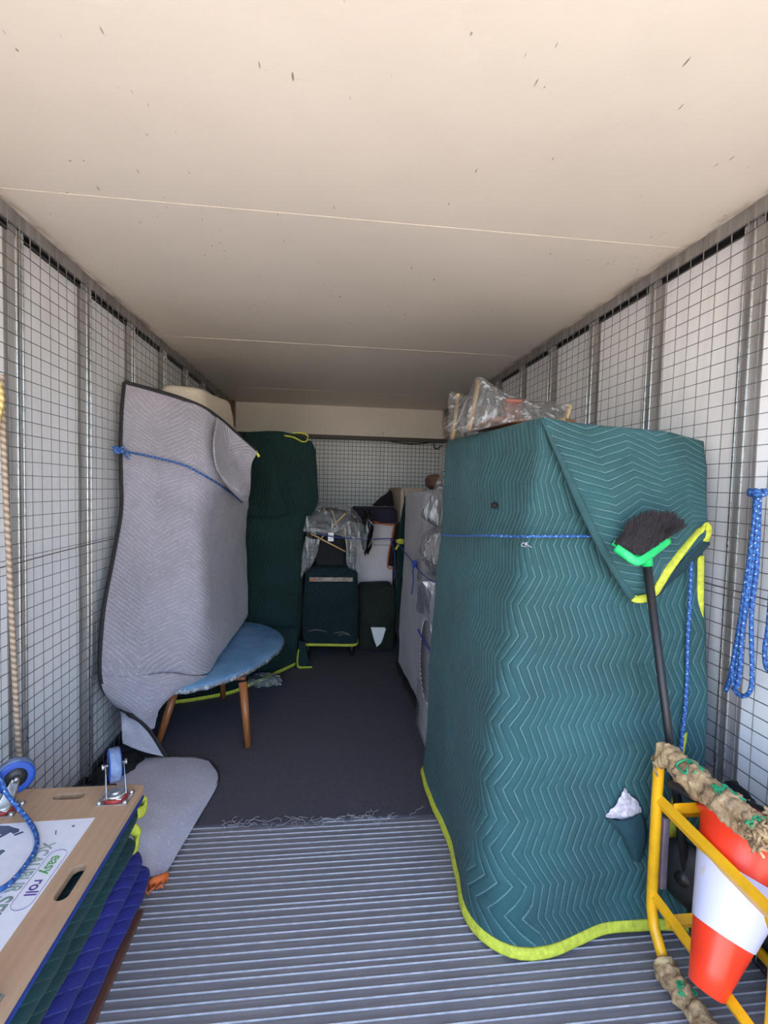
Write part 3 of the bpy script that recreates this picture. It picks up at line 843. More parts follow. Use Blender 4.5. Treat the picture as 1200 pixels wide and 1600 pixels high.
# ================================================================== polythene-wrapped chair lying on the green cabinet
t = thing('wrapped_chair', 'upturned chair in clear polythene on top of the tall green cabinet', 'chair', (0.8, 1.95, 1.66))
legs = [((0.579, 1.980, 1.675), (0.619, 2.000, 1.888)), ((0.602, 2.300, 1.812), (0.618, 2.320, 1.891)), ((0.911, 1.800, 1.709), (0.924, 1.800, 1.761))]
legs[1] = (tuple(Vector(legs[1][1]) - Vector((0.02, 0, 0.22))), legs[1][1])
for p0, p1 in legs:
    b = newbm(); sweep(b, [Vector(p0) + (Vector(p1) - Vector(p0)) * k / 5 for k in range(6)], 0.013, 0.010, (0, 1, 0), 10); part('leg', b, M['cane'], t)
b = newbm(); sweep(b, spline([(0.620, 2.000, 1.631), (0.753, 1.950, 1.689), (0.872, 1.850, 1.702), (0.911, 1.800, 1.709)], 20), 0.011, 0.011); part('rail', b, M['cane'], t)
b = newbm(); box(b, 0.62, 0.98, 1.84, 2.15, 1.690, 1.715, 0.010); part('seat', b, M['walnut'], t)
b = newbm(); box(b, 0.69, 0.76, 1.86, 1.90, 1.70, 1.79, 0.006); part('seat_block', b, plain('reddish_fabric', (0.32, 0.10, 0.07, 1), 0.8), t)
b = newbm()
A1 = Vector((0.621, 2.000, 1.899)); A2 = Vector((0.608, 2.320, 1.906)); A3 = Vector((0.929, 1.800, 1.769))
net = [[(0.500, 2.100, 1.698), (0.541, 2.200, 1.750), A2 + Vector((-.03, .03, -.03)), A2 + Vector((0.02, .06, .004)), (0.85, 2.25, 1.80), (1.02, 2.15, 1.74)],
       [(0.485, 2.000, 1.674), (0.532, 2.120, 1.752), (0.611, 2.220, 1.824), (0.653, 2.200, 1.863), (0.84, 2.10, 1.83), (1.03, 2.02, 1.765)],
       [(0.474, 1.920, 1.659), (0.535, 2.000, 1.735), (0.593, 2.000, 1.845), A1, (0.748, 1.950, 1.821), A3 + Vector((.0, .08, -0.0))],
       [(0.484, 1.900, 1.657), (0.531, 1.920, 1.697), (0.584, 1.930, 1.784), (0.637, 1.880, 1.793), (0.754, 1.860, 1.779), A3],
       [(0.497, 1.860, 1.658), (0.548, 1.860, 1.670), (0.618, 1.840, 1.703), (0.680, 1.800, 1.717), (0.786, 1.780, 1.733), (0.885, 1.740, 1.711)],
       [(0.494, 1.800, 1.641), (0.556, 1.800, 1.653), (0.637, 1.780, 1.673), (0.708, 1.740, 1.688), (0.777, 1.700, 1.687), (0.851, 1.680, 1.674)]]
patch(b, net, 70, 60, amp=0.005, freq=9, seed=9)
part('polythene_cover', b, M['plastic'], t)

# ================================================================== broom leaning on the green cabinet
t = thing('broom', 'broom with black bristles up and green head, leaning on the tall green cabinet', 'broom', (1.08, 1.32, 0))
hp = [Vector((0.955, 1.345, 1.228)), Vector((1.047, 1.322, 0.661))]
d = (hp[1] - hp[0]).normalized(); foot = hp[0] + d * ((hp[0].z - 0.013) / -d.z)
b = newbm(); cyl(b, hp[0], foot, 0.0125, 0.0125, 16); part('handle', b, M['black'], t, label='glossy black handle')
b = newbm(); cyl(b, hp[0] - d * 0.035, hp[0] + d * 0.02, 0.018, 0.0155, 16); part('socket', b, M['green_plastic'], t)
L_, R_, C_ = Vector((0.842, 1.325, 1.264)), Vector((1.049, 1.375, 1.284)), Vector((0.892, 1.290, 1.235))
b = newbm()   # shallow tray of the head
prof = [L_, Vector((0.862, 1.300, 1.245)), Vector((0.882, 1.292, 1.231)), Vector((0.905, 1.295, 1.233)), Vector((0.977, 1.335, 1.256)), R_]
up = Vector((-0.06, 0.1, 1)).normalized(); bk = Vector((0.05, 0.04, 0.0))
sweep(b, spline(prof, 30), 0.013, 0.006, up, 10)
prof2 = [p + Vector((0.02, 0.045, 0.012)) for p in (L_, C_, R_)]
sweep(b, spline(prof2, 20), 0.011, 0.006, up, 10)
vs = [b.verts.new(p) for p in (L_, C_, R_, R_ + Vector((0.0, 0.045, 0.01)), L_ + Vector((0.02, 0.045, 0.01)))]
b.faces.new(vs)
part('head', b, M['green_plastic'], t)
b = newbm(); random.seed(21)
T_ = [Vector((0.871, 1.335, 1.297)), Vector((0.893, 1.345, 1.347)), Vector((0.962, 1.360, 1.374)), Vector((1.049, 1.370, 1.371)), Vector((1.110, 1.380, 1.336))]
B_ = [L_ + Vector((.012, 0.01, .008)), Vector((0.879, 1.310, 1.247)), Vector((0.910, 1.305, 1.245)), Vector((0.971, 1.335, 1.262)), R_ + Vector((-.008, 0, .004))]
for k in range(1500):
    u = random.random(); s = u * 4; i = min(int(s), 3); f = s - i
    q = random.random()
    p0 = B_[i].lerp(B_[i + 1], f) + Vector((0.005, 0.045 * q, 0.004 * q))
    p1 = T_[i].lerp(T_[i + 1], f) * 1.0
    cen_ = Vector((0.960, 1.330, 1.311)); w_ = random.random() ** 1.6 * 0.75
    p1 = p1.lerp(cen_, w_) + Vector((random.uniform(-.008, .008), random.uniform(-0.02, 0.012) - 0.012 * w_, random.uniform(-.008, .006)))
    a = (p1 - p0).cross(Vector((0.3, 1, 0.2))).normalized() * 0.0013
    c = (p1 - p0).cross(a).normalized() * 0.0013
    r0 = [b.verts.new(p0 + x) for x in (a, c, -a)]; r1 = [b.verts.new(p1 + x * 0.8) for x in (a, c, -a)]
    for x in range(3): b.faces.new((r0[x], r0[(x + 1) % 3], r1[(x + 1) % 3], r1[x]))
    b.faces.new(r1)
part('bristles', b, M['bristle'], t, smooth=False, kind='stuff')

# ================================================================== blue ropes hanging on the right wall
def hank(name, label, x, strands, knot, r=0.008, cat='rope'):
    t = thing(name, label, cat, (x, 1.33, 1.0))
    for s in strands:
        b = newbm(); rope(b, s, r, len(s) * 12); part('strand', b, M['blue_rope'], t)
    if knot:
        b = newbm()
        sweep(b, spline([(Vector(knot) + Vector((0.0 + 0.016 * math.cos(a), 0.022 * math.sin(a), 0.008 * math.sin(a * 2.3)))) for a in [k * 0.9 for k in range(16)]], 90), r, r)
        part('knot', b, M['blue_rope'], t)
    return t
hank('rope_hank', 'bundle of blue rope hanging in long loops from the mesh of the right wall', 1.28,
     [[(1.275, 1.316, 1.440), (1.275, 1.315, 1.320), (1.270, 1.320, 1.183), (1.270, 1.334, 1.061), (1.270, 1.349, 0.936), (1.270, 1.362, 0.849), (1.270, 1.374, 0.807), (1.262, 1.357, 0.827), (1.262, 1.342, 0.898), (1.262, 1.330, 1.022), (1.262, 1.315, 1.164), (1.265, 1.305, 1.302), (1.270, 1.304, 1.436)],
      [(1.270, 1.298, 1.440), (1.260, 1.288, 1.322), (1.260, 1.293, 1.207), (1.255, 1.302, 1.089), (1.255, 1.316, 0.967), (1.255, 1.323, 0.865), (1.255, 1.325, 0.828), (1.255, 1.297, 0.820), (1.255, 1.272, 0.847), (1.255, 1.269, 0.906), (1.260, 1.288, 1.073), (1.262, 1.282, 1.209), (1.265, 1.287, 1.323), (1.270, 1.296, 1.436)],
      [(1.262, 1.295, 1.427), (1.255, 1.298, 1.283), (1.250, 1.305, 1.147), (1.250, 1.318, 1.006), (1.250, 1.333, 0.881), (1.250, 1.316, 0.840), (1.250, 1.305, 0.892), (1.250, 1.305, 1.010), (1.252, 1.297, 1.187), (1.260, 1.297, 1.379)]],
     (1.268, 1.302, 1.436), 0.0065)
hank('rope_loop', 'end of a blue rope loop on the right wall at the picture edge', 1.28,
     [[(1.280, 1.250, 1.382), (1.280, 1.249, 1.196), (1.280, 1.251, 1.045), (1.280, 1.257, 0.977), (1.280, 1.249, 0.928), (1.280, 1.231, 0.927), (1.280, 1.220, 0.999), (1.280, 1.222, 1.201), (1.280, 1.230, 1.383)]], (1.272, 1.232, 1.382), 0.0065)

# ================================================================== yellow trolley on its side by the right wall
t = thing('hand_trolley', 'yellow tubular steel trolley stood on edge against the right wall, rails wrapped in rope', 'trolley', (1.1, 1.1, 0))
X1 = 1.0
def bar(p0, p1, w_, h_, ref=(1, 0, 0)):
    b = newbm(); sweep(b, [Vector(p0), Vector(p0).lerp(Vector(p1), .5), Vector(p1)], w_, h_, ref, 4); return b
# near frame loop
b = newbm()
zt, zb, ya, yb_ = 0.655, 0.035, 0.905, 1.305
loop_ = []
def arc(cy, cz, a0, a1, r, n=6):
    return [(X1, cy + r * math.cos(math.radians(a0 + (a1 - a0) * k / n)), cz + r * math.sin(math.radians(a0 + (a1 - a0) * k / n))) for k in range(n + 1)]
loop_ = arc(yb_ - .04, zt - .04, 0, 90, .04) + arc(ya + .05, zt - .05, 90, 180, .05) + arc(ya + .08, zb + .08, 180, 270, .08) + [(X1, 1.10, zb)] + [(X1, 1.215, zb + 0.0), (X1, 1.262, zb + 0.05), (X1, 1.290, 0.12), (X1, yb_ - 0.003, 0.165), (X1, yb_, 0.20)]
sweep(b, loop_, 0.0155, 0.0155, (1, 0, 0), 12, closed=True); part('tube_frame', b, M['yellow_steel'], t)
for z0, z1 in ((0.508, 0.492), (0.208, 0.178)):
    part('cross_bar', bar((X1 + .002, yb_, z0), (X1 + .002, ya, z1), 0.012, 0.023), M['yellow_steel'], t, smooth=False)
for z_, y_ in ((0.548, 1.235), (0.215, 1.235)):
    part('strut', bar((X1, y_, z_ - .03), (1.24, y_, z_ - .03), 0.022, 0.012, (0, 0, 1)), M['yellow_steel'], t, smooth=False)
part('strut', bar((X1, .93, .47), (1.24, .93, .47), 0.022, 0.012, (0, 0, 1)), M['yellow_steel'], t, smooth=False)
part('strut', bar((X1, .985, .04), (1.24, .985, .04), 0.022, 0.012, (0, 0, 1)), M['yellow_steel'], t, smooth=False)
b = newbm(); sweep(b, [(1.22, 1.25, .155), (1.22, 1.0, .155), (1.22, .88, .155)], .014, .014, (1, 0, 0), 10); part('rear_rail', b, M['yellow_steel'], t)
b = newbm(); sweep(b, [(1.22, .895, .155), (1.11, .90, .155), (1.0, .905, .155)], .014, .014, (0, 0, 1), 10); part('end_rail', b, M['yellow_steel'], t)
b = newbm(); sweep(b, [(1.22, 1.245, .5), (1.22, 1.245, .3), (1.22, 1.245, .02)], .014, .014, (1, 0, 0), 10); part('rear_post', b, M['yellow_steel'], t)
b = newbm(); box(b, 1.016, 1.034, 1.288, 1.306, .235, .455, .002); part('channel', b, M['purple_steel'], t)
b = newbm(); lathe(b, [(.02, -.03), (.06, -.03), (.085, -.022), (.10, -.008), (.10, .008), (.085, .022), (.06, .03), (.02, .03)], (1.125, 1.315, .25), (0.9, 0.35, 0), 32)
w_ = part('wheel', b, M['rubber'], t)
b = newbm(); cyl(b, (1.09, 1.302, .25), (1.155, 1.327, .25), .022, n=16); part('hub', b, M['black'], w_)
# rope wrapping on the top and bottom rails
def wrapping(pts, r, seed, name):
    b = newbm(); P_ = spline(pts, 90); n = 22; rings = []
    for i, p in enumerate(P_):
        tt = (P_[min(i + 1, 89)] - P_[max(i - 1, 0)]).normalized(); a = Vector((1, 0, 0)); c = tt.cross(a).normalized()
        rw = []
        for k in range(n):
            an = 2 * PI * k / n; dr = (a * math.cos(an) + c * math.sin(an)); q = p + dr * r
            sp = abs(math.sin((i * 0.30 + an * 0.5))) * 0.13
            rr = r * (0.88 + sp + 0.55 * noise.noise(q * 30 + Vector((seed, 0, 0))) + 0.30 * noise.noise(q * 75))
            if i < 2 or i > 87: rr *= 0.75
            rw.append(b.verts.new(p + dr * rr))
        rings.append(rw)
    for i in range(89):
        for k in range(n): b.faces.new((rings[i][k], rings[i][(k + 1) % n], rings[i + 1][(k + 1) % n], rings[i + 1][k]))
    b.faces.new(rings[0][::-1]); b.faces.new(rings[-1])
    return part(name, b, M['wrap'], t)
w1 = wrapping([(X1, 1.285, zt + .004), (X1, 1.22, zt + .006), (X1, 1.12, zt), (X1, 1.0, zt + .003), (X1, .935, zt - .005)], 0.036, 1, 'rope_wrapping')
w2 = wrapping([(X1, 1.245, .055), (X1, 1.19, .042), (X1, 1.10, .040), (X1, 1.0, .040), (X1, .95, .045)], 0.032, 5, 'rope_wrapping')
random.seed(6)
def twine(center_y, zc, rad, w, k):
    b = newbm(); pts = []
    for j in range(26):
        a = random.uniform(0.3, 2.6); pts.append((X1 + math.cos(a) * rad, center_y + random.uniform(-w, w), zc + math.sin(a) * rad))
    sweep(b, spline(pts, 130), .0028, .0028, n=5); return b
for y_, w_ in ((1.262, .012), (1.175, .028), (1.062, .03), (0.962, .01)): part('green_twine', twine(y_, zt, 0.036, w_, 1), M['green_twine'], w1)
part('green_twine', twine(1.155, .038, 0.032, .022, 1), M['green_twine'], w2)
b = newbm(); sweep(b, spline([(X1 - .02, 1.312, .627), (X1 + .002, 1.328, .628), (X1 + .02, 1.31, .618), (X1 - .01, 1.288, .617), (X1 - .022, 1.30, .627), (X1 - .03, 1.27, .60)], 40), .003, .003, n=6); part('tied_cord', b, M['hemp'], w1)
b = newbm()
for k in range(60):
    c = Vector((X1 + random.uniform(-.035, .035), .955 + random.uniform(-.03, .03), zt + random.uniform(-.02, .035)))
    sweep(b, spline([c + Vector([random.uniform(-.012, .012) for _ in range(3)]) for _ in range(4)], 14), .0032, .0032, n=5)
part('frayed_rope_end', b, M['wrap'], w1, kind='stuff')

# ================================================================== traffic cone hung upside down in the trolley
t = thing('traffic_cone', 'orange and white traffic cone hung upside down inside the yellow trolley', 'traffic cone', (1.08, 1.07, 0.58))
top = Vector((1.140, 1.125, 0.530)); tip = Vector((0.948, 1.030, 0.208))
ax = (tip - top).normalized(); H = (tip - top).length
def rr(h): return 0.118 + (0.040 - 0.118) * (h / H)
def seg_(h0, h1, k=0.0, n=8): return [(rr(h0 + (h1 - h0) * i / n) + k, h0 + (h1 - h0) * i / n) for i in range(n + 1)]
b = newbm(); lathe(b, [(rr(0) + .010, -.002), (rr(0) + .008, .01)] + seg_(0.015, H) + [(rr(H) - .005, H + .003), (.028, H + .003), (.026, H - .02)], top, ax, 56); part('cone_body', b, M['orange'], t)
b = newbm(); lathe(b, seg_(H * 0.27, H * 0.66, .0022), top, ax, 56, caps=False); part('white_sleeve', b, M['cone_white'], t)
z_ax = -ax; x_ax = Vector((0, 1, 0)); x_ax = (x_ax - z_ax * x_ax.dot(z_ax)).normalized(); y_ax = z_ax.cross(x_ax)
Mx = Matrix((x_ax, y_ax, z_ax)).transposed().to_4x4(); Mx.translation = top
b = newbm(); box(b, -0.15, 0.165, -0.145, 0.130, 0.0, 0.028, 0.010, 3, Mx); part('base', b, M['rubber'], t)
b = newbm(); lathe(b, [(.100, .027), (.118, .027), (.118, .031), (.100, .031)], top, z_ax, 40); part('base_rim', b, M['rubber'], t)

# ================================================================== black case with red strips lying on the upturned cone base
t = thing('tool_case', 'flat black plastic case with red strips lying on the upturned cone base', 'case', tuple(top))
b = newbm(); box(b, -0.17, 0.125, -0.045, 0.060, 0.032, 0.066, .008, 3, Mx); part('body', b, M['black'], t)
b = newbm(); box(b, -0.15, 0.115, -0.030, -0.012, 0.066, 0.072, .002, 2, Mx); part('red_strip', b, M['red'], t)
b = newbm(); box(b, -0.13, 0.085, -0.006, 0.008, 0.066, 0.071, .002, 2, Mx); part('red_strip', b, M['red'], t)
b = newbm(); box(b, -0.13, 0.02, 0.060, 0.064, 0.040, 0.052, .001, 2, Mx); part('red_strip', b, plain('dark_red_plastic', (0.20, 0.012, 0.012, 1), 0.4), t)

# ================================================================== black bag behind the trolley
t = thing('black_bag', 'crumpled black bag on the floor between the trolley and the right wall', 'bag', (1.24, 1.2, 0.0))
b = newbm(); blob(b, (1.245, 1.28, .30), (.030, .10, .26), .12, 2.0, 3, 5); blob(b, (1.262, 1.05, .29), (.022, .2, .27), .12, 2.0, 8, 5)
part('crumpled_cover', b, M['black_cloth'], t)

# ================================================================== stack of folded blankets, left front
def folded(name, label, z0, z1, x1, y1, mat, seed, layers=2, group=None, tapes=None, x0=-1.035, y0=0.55):
    """a folded moving blanket: layers with bulging folded edges"""
    t = thing(name, label, 'blanket', ((x0 + x1) / 2, (y0 + y1) / 2, z0), group)
    th = (z1 - z0) / layers
    for k in range(layers):
        b = newbm(); za = z0 + th * k + th * 0.03; zb_ = z0 + th * (k + 1) - th * 0.03
        dx = 0.010 * noise.noise(Vector((seed, k * 3.3, 0))); dy = 0.03 * noise.noise(Vector((k * 2.3, seed, 4)))
        nseg = 60; ns = 12; outer = ring([(x1 + dx, y0), (x1 + dx, y1 + dy), (x0, y1 + dy), (x0, y0)], 0.05, 6, 18)
        m = len(outer); cx, cy = (x0 + x1) / 2, (y0 + y1) / 2; rings = []
        U = [0.0]
        for i in range(1, m + 1): U.append(U[-1] + (outer[i % m] - outer[i - 1]).length)
        prof = [(-0.10, 0.0), (-0.035, 0.0)] + [(-th / 2 + th / 2 * math.sin(a) * 1.0, 0.5 - 0.5 * math.cos(a)) for a in [PI * j / 8 for j in range(1, 8)]] + [(-0.035, 1.0), (-0.10, 1.0)]
        uvl = b.loops.layers.uv.active
        for (off, h) in prof:
            rw = []
            for i, p in enumerate(outer):
                d = Vector((p.x - cx, p.y - cy)); 
                nrm = (outer[(i + 1) % m] - outer[i - 1]); nrm = Vector((nrm.y, -nrm.x)).normalized()
                if nrm.dot(d) < 0: nrm = -nrm
                wv = 0.010 * noise.noise(Vector((p.x * 4, p.y * 4, seed + k + h * 1.5))) + 0.006 * noise.noise(Vector((p.x * 15, p.y * 13, seed + h * 2)))
                zz = za + (zb_ - za) * h + 0.16 * th * noise.noise(Vector((p.x * 3, p.y * 3.4, seed * 2 + k)))
                q = p + nrm * (off + wv)
                rw.append(b.verts.new((q.x, q.y, max(z0 + 0.0005, min(z1 - 0.0005, zz)))))
            rings.append(rw)
        for i in range(len(rings) - 1):
            for j in range(m):
                f = b.faces.new((rings[i][j], rings[i][(j + 1) % m], rings[i + 1][(j + 1) % m], rings[i + 1][j]))
                for l, uv in zip(f.loops, ((U[j], i * .008), (U[j + 1], i * .008), (U[j + 1], i * .008 + .008), (U[j], i * .008 + .008))): l[uvl].uv = uv
        b.faces.new(rings[0][::-1]); b.faces.new(rings[-1])
        part('fold', b, mat, t)
    return t
XE = -0.592
brown = newbm(); box(brown, -1.03, XE + .012, 0.5, 1.60, 0.001, 0.018, .003)
o = obj('brown_board', brown, M['brown_board'], None, False); tag(o, 'thin reddish brown board flat on the floor under the blanket stack', 'board')
folded('blue_blanket', 'folded blue moving blanket, lowest of the stack under the dolly', 0.019, 0.112, XE + 0.006, 1.715, M['blue'], 3, 1, 'folded blankets under the dolly')
tb = folded('blue_blanket', 'folded blue moving blanket, second from the bottom of the stack', 0.113, 0.205, XE, 1.665, M['blue'], 6, 1, 'folded blankets under the dolly')
for z_, y_ in ((0.065, 1.712), (0.158, 1.662)):   # stitched ends
    pass
g1 = folded('green_blanket', 'folded dark green moving blanket, just above the blue ones', 0.206, 0.290, XE - 0.002, 1.60, M['green_side'], 11, 1, 'folded blankets under the dolly')
g2 = folded('green_blanket', 'folded dark green moving blanket, directly under the plywood dolly', 0.291, 0.376, XE + 0.002, 1.63, M['green_side'], 14, 1, 'folded blankets under the dolly')
b = newbm(); tape(b, [(-.612, 1.560, .250), (-.602, 1.590, .238), (-.606, 1.612, .26), (-.62, 1.616, .285), (-.64, 1.616, .285)], .017, .008, (0, .2, 1)); part('hem', b, M['yellow_tape'], g1)
b = newbm(); tape(b, [(-.605, 1.60, .345), (-.592, 1.628, .335), (-.595, 1.648, .345), (-.61, 1.652, .352), (-.64, 1.650, .352)], .019, .008, (0, .2, 1)); part('hem', b, M['yellow_tape'], g2)

# ================================================================== upturned plywood dolly on top
t = thing('furniture_dolly', 'upturned plywood furniture dolly with blue wheels on the blanket stack', 'dolly', (-0.81, 1.32, 0.377))
DX0, DX1, DY0, DY1, ZT = -1.048, -0.589, 0.80, 1.645, 0.415
def slot(cx, cy, lx, ly, n=8):
    """rounded slot outline"""
    r = min(lx, ly) / 2; pts = []
    if lx > ly:
        for k in range(n + 1): a = -PI / 2 + PI * k / n; pts.append((cx + lx / 2 - r + r * math.cos(a), cy + r * math.sin(a)))
        for k in range(n + 1): a = PI / 2 + PI * k / n; pts.append((cx - lx / 2 + r + r * math.cos(a), cy + r * math.sin(a)))
    else:
        for k in range(n + 1): a = PI * k / n; pts.append((cx + r * math.cos(a), cy + ly / 2 - r + r * math.sin(a)))
        for k in range(n + 1): a = PI + PI * k / n; pts.append((cx + r * math.cos(a), cy - ly / 2 + r + r * math.sin(a)))
    return pts
holes = [slot(-0.806, 1.597, 0.095, 0.032), slot(-0.626, 1.245, 0.034, 0.115), slot(-1.01, 1.245, 0.034, 0.115)]
def board(z0, z1, outer, holes):
    b = newbm()
    for z, flip in ((z0, True), (z1, False)):
        es = []
        for loop in [outer] + holes:
            vs = [b.verts.new((x, y, z)) for x, y in loop]
            es += [b.edges.new((vs[i], vs[(i + 1) % len(vs)])) for i in range(len(vs))]
        bmesh.ops.triangle_fill(b, edges=es, use_beauty=True, normal=(0, 0, 1))
    b.verts.ensure_lookup_table()
    n0 = len(b.verts) // 2; base = 0
    for loop in [outer] + holes:
        L = len(loop)
        for i in range(L):
            j = (i + 1) % L
            b.faces.new((b.verts[base + i], b.verts[base + j], b.verts[n0 + base + j], b.verts[n0 + base + i]))
        base += L
    bmesh.ops.recalc_face_normals(b, faces=b.faces[:]); return b
outer = [(p.x, p.y) for p in ring([(DX1, DY0), (DX1, DY1), (DX0, DY1), (DX0, DY0)], 0.03, 6, 3)]
part('plywood_board', board(0.396, ZT, outer, holes), M['ply'], t, smooth=False)
b = newbm(); sweep(b, [Vector((p.x, p.y, .3865)) for p in ring([(DX1 - .008, DY0 + .012), (DX1 - .008, DY1 - .012), (DX0 + .012, DY1 - .012), (DX0 + .012, DY0 + .012)], 0.03, 6, 4)], .013, .009, (1, .9, 0), 8, closed=True); part('carpet_pad', b, M['blue_carpet'], t)
def caster(px, py, yaw, zt=ZT):
    c = part('caster_plate', box(newbm(), px - .047, px + .047, py - .035, py + .035, zt, zt + .003, .001, 1, None), M['zinc'], t, smooth=False)
    for sx in (-1, 1):
        for sy in (-1, 1):
            b = newbm(); lathe(b, [(.0085, .0), (.0085, .004), (.005, .008)], (px + sx * .038, py + sy * .026, zt + .003), (0, 0, 1), 10); part('bolt', b, M['zinc'], c)
    b = newbm(); lathe(b, [(.034, 0), (.036, .004), (.035, .010), (.030, .013)], (px, py, zt + .003), (0, 0, 1), 28); part('swivel_ring', b, M['red_ring'], c)
    b = newbm(); lathe(b, [(.030, .013), (.031, .018), (.022, .020)], (px, py, zt + .003), (0, 0, 1), 28); part('swivel_cap', b, M['zinc'], c)
    b = newbm(); lathe(b, [(.017, .020), (.014, .024), (.006, .026)], (px, py, zt + .003), (0, 0, 1), 16); part('king_pin', b, M['zinc'], c)
    dv = Vector((math.cos(yaw), math.sin(yaw), 0)); av = Vector((-math.sin(yaw), math.cos(yaw), 0))
    hub = Vector((px, py, zt + .098)) + dv * 0.030; R = 0.050
    b = newbm(); lathe(b, [(.020, -.015), (R - .008, -.018), (R - .001, -.016), (R - .001, .016), (R - .008, .018), (.020, .015)], hub, av, 40, caps=True); part('wheel', b, M['blue_tyre'], c)
    b = newbm(); lathe(b, [(R - .002, -.0155), (R + .0012, -.013), (R + .0012, .013), (R - .002, .0155)], hub, av, 40, caps=False); part('wheel_tread', b, M['tread'], c)
    b = newbm(); lathe(b, [(.010, -.019), (.030, -.017), (.030, .017), (.010, .019)], hub, av, 24); part('wheel_hub', b, M['black'], c)
    # U fork
    b = newbm()
    for s_ in (-1, 1):
        a0 = Vector((px, py, zt + .014)) + av * s_ * .026
        pts = [a0 - dv * .006, a0 + Vector((0, 0, .022)) + dv * 0.004 + av * s_ * .001, a0 + Vector((0, 0, .055)) + dv * .018, hub + av * s_ * .026]
        sweep(b, spline(pts, 14), .019, .0022, tuple(dv), 8, taper=[1.35 - 0.75 * i / 13 for i in range(14)])
    box(b, px - .028, px + .028, py - .028, py + .028, zt + .013, zt + .0165, .001, 1)
    part('fork', b, M['zinc'], c)
    b = newbm(); cyl(b, hub - av * .036, hub + av * .036, .0045, n=10); cyl(b, hub - av * .036, hub - av * .029, .009, n=6); cyl(b, hub + av * .029, hub + av * .036, .009, n=6); part('axle_bolt', b, M['zinc'], c)
caster(-0.655, 1.572, math.radians(118)); caster(-0.965, 1.540, math.radians(35)); caster(-0.656, 0.935, math.radians(215)); caster(-0.965, 0.90, math.radians(190))
b = newbm(); poly(b, [(-0.677, 1.485), (-0.93, 1.478), (-1.0, 1.45), (-1.0, 1.02), (-0.677, 1.02)], ZT, ZT + .0006); stk = part('printed_sticker', b, M['sticker'], t, smooth=False)
ZS = ZT + .0010
def ink(pts, m): 
    b = newbm(); poly(b, pts, ZT + .0006, ZT + .0009); part('print', b, m, stk, smooth=False)
ink([(-.995, 1.462), (-.93, 1.470), (-.905, 1.468), (-.885, 1.458), (-.868, 1.452), (-.862, 1.440), (-.872, 1.432), (-.884, 1.440), (-.893, 1.425), (-.91, 1.404), (-.916, 1.410), (-.902, 1.432), (-.915, 1.436), (-.93, 1.415), (-.96, 1.42), (-.995, 1.41)], M['ink_navy'])
ink([(-.995, 1.458), (-.948, 1.458), (-.935, 1.445), (-.945, 1.432), (-.995, 1.425)], M['ink_green'])
ink([(-.854, 1.441), (-.846, 1.437), (-.862, 1.424), (-.870, 1.428)], M['ink_navy'])
ink([(-.995, 1.400), (-.905, 1.398), (-.930, 1.36), (-.950, 1.325), (-.995, 1.300)], plain('dark_green_ink', (0.05, 0.16, 0.12, 1), 0.4))
ink([(-.995, 1.335), (-.945, 1.322), (-.900, 1.352), (-.862, 1.372), (-.852, 1.366), (-.868, 1.30), (-.885, 1.22), (-.905, 1.15), (-.995, 1.13)], M['ink_grey'])
ink([(-.935, 1.300), (-.905, 1.318), (-.902, 1.314), (-.93, 1.294)], M['sticker'])
ink([(-.763, 1.438), (-.760, 1.438), (-.752, 1.420), (-.755, 1.420)], M['ink_navy'])
b = newbm(); lathe(b, [(.004, 0), (.0035, .0006)], (-.722, 1.452, ZS - .0002), (0, 0, 1), 12); part('print', b, M['ink_grey'], stk)
# lettering runs toward the open end of the truck, tops to the right
def letters(s, size, x, y, m, xs=1.0, ext=.0002, off=0.0, z=ZS): part('lettering', text_bm(s, size, (x, y, z), (0, -1, 0), (1, 0, 0), ext, xs, off), m, stk, smooth=False)
letters('XCALIBUR', .044, -.766, 1.388, M['ink_grey'], .80, .0001, .0009, ZS - .0001); letters('XCALIBUR', .044, -.766, 1.388, plain('pale_sage_ink', (0.42, 0.55, 0.45, 1), 0.4), .80, .0002, -.0008, ZS + .0002)
letters('SERIES', .058, -.776, 1.212, M['ink_grey'], .80, .0001, .0012, ZS - .0001); letters('SERIES', .058, -.776, 1.212, M['ink_sage'], .80, .0002, -.0010, ZS + .0002)
letters('easy', .040, -.715, 1.338, M['ink_green'], .92, .0002, .0006); letters('roll', .040, -.715, 1.258, M['ink_purple'], .92, .0002, .0006)
b = newbm(); ov = [(p[0], p[1], ZS) for p in slot(-.706, 1.263, .046, .192, 12)]; sweep(b, ov, .0010, .0003, (0, 0, 1), 6, closed=True); part('print', b, M['ink_purple'], stk)

# blue rope lying over the dolly
b = newbm(); rope(b, [(-1.004, 1.506, 0.560), (-0.954, 1.504, 0.540), (-0.923, 1.488, 0.500), (-0.893, 1.489, 0.455), (-0.847, 1.463, 0.428), (-0.801, 1.413, 0.424), (-0.771, 1.359, 0.424), (-0.762, 1.298, 0.424), (-0.766, 1.241, 0.424), (-0.785, 1.215, 0.424), (-0.811, 1.190, 0.424)], 0.0062, 110)
o = obj('blue_rope', b, M['blue_rope']); tag(o, 'blue rope lying across the printed sticker of the upturned dolly', 'rope')

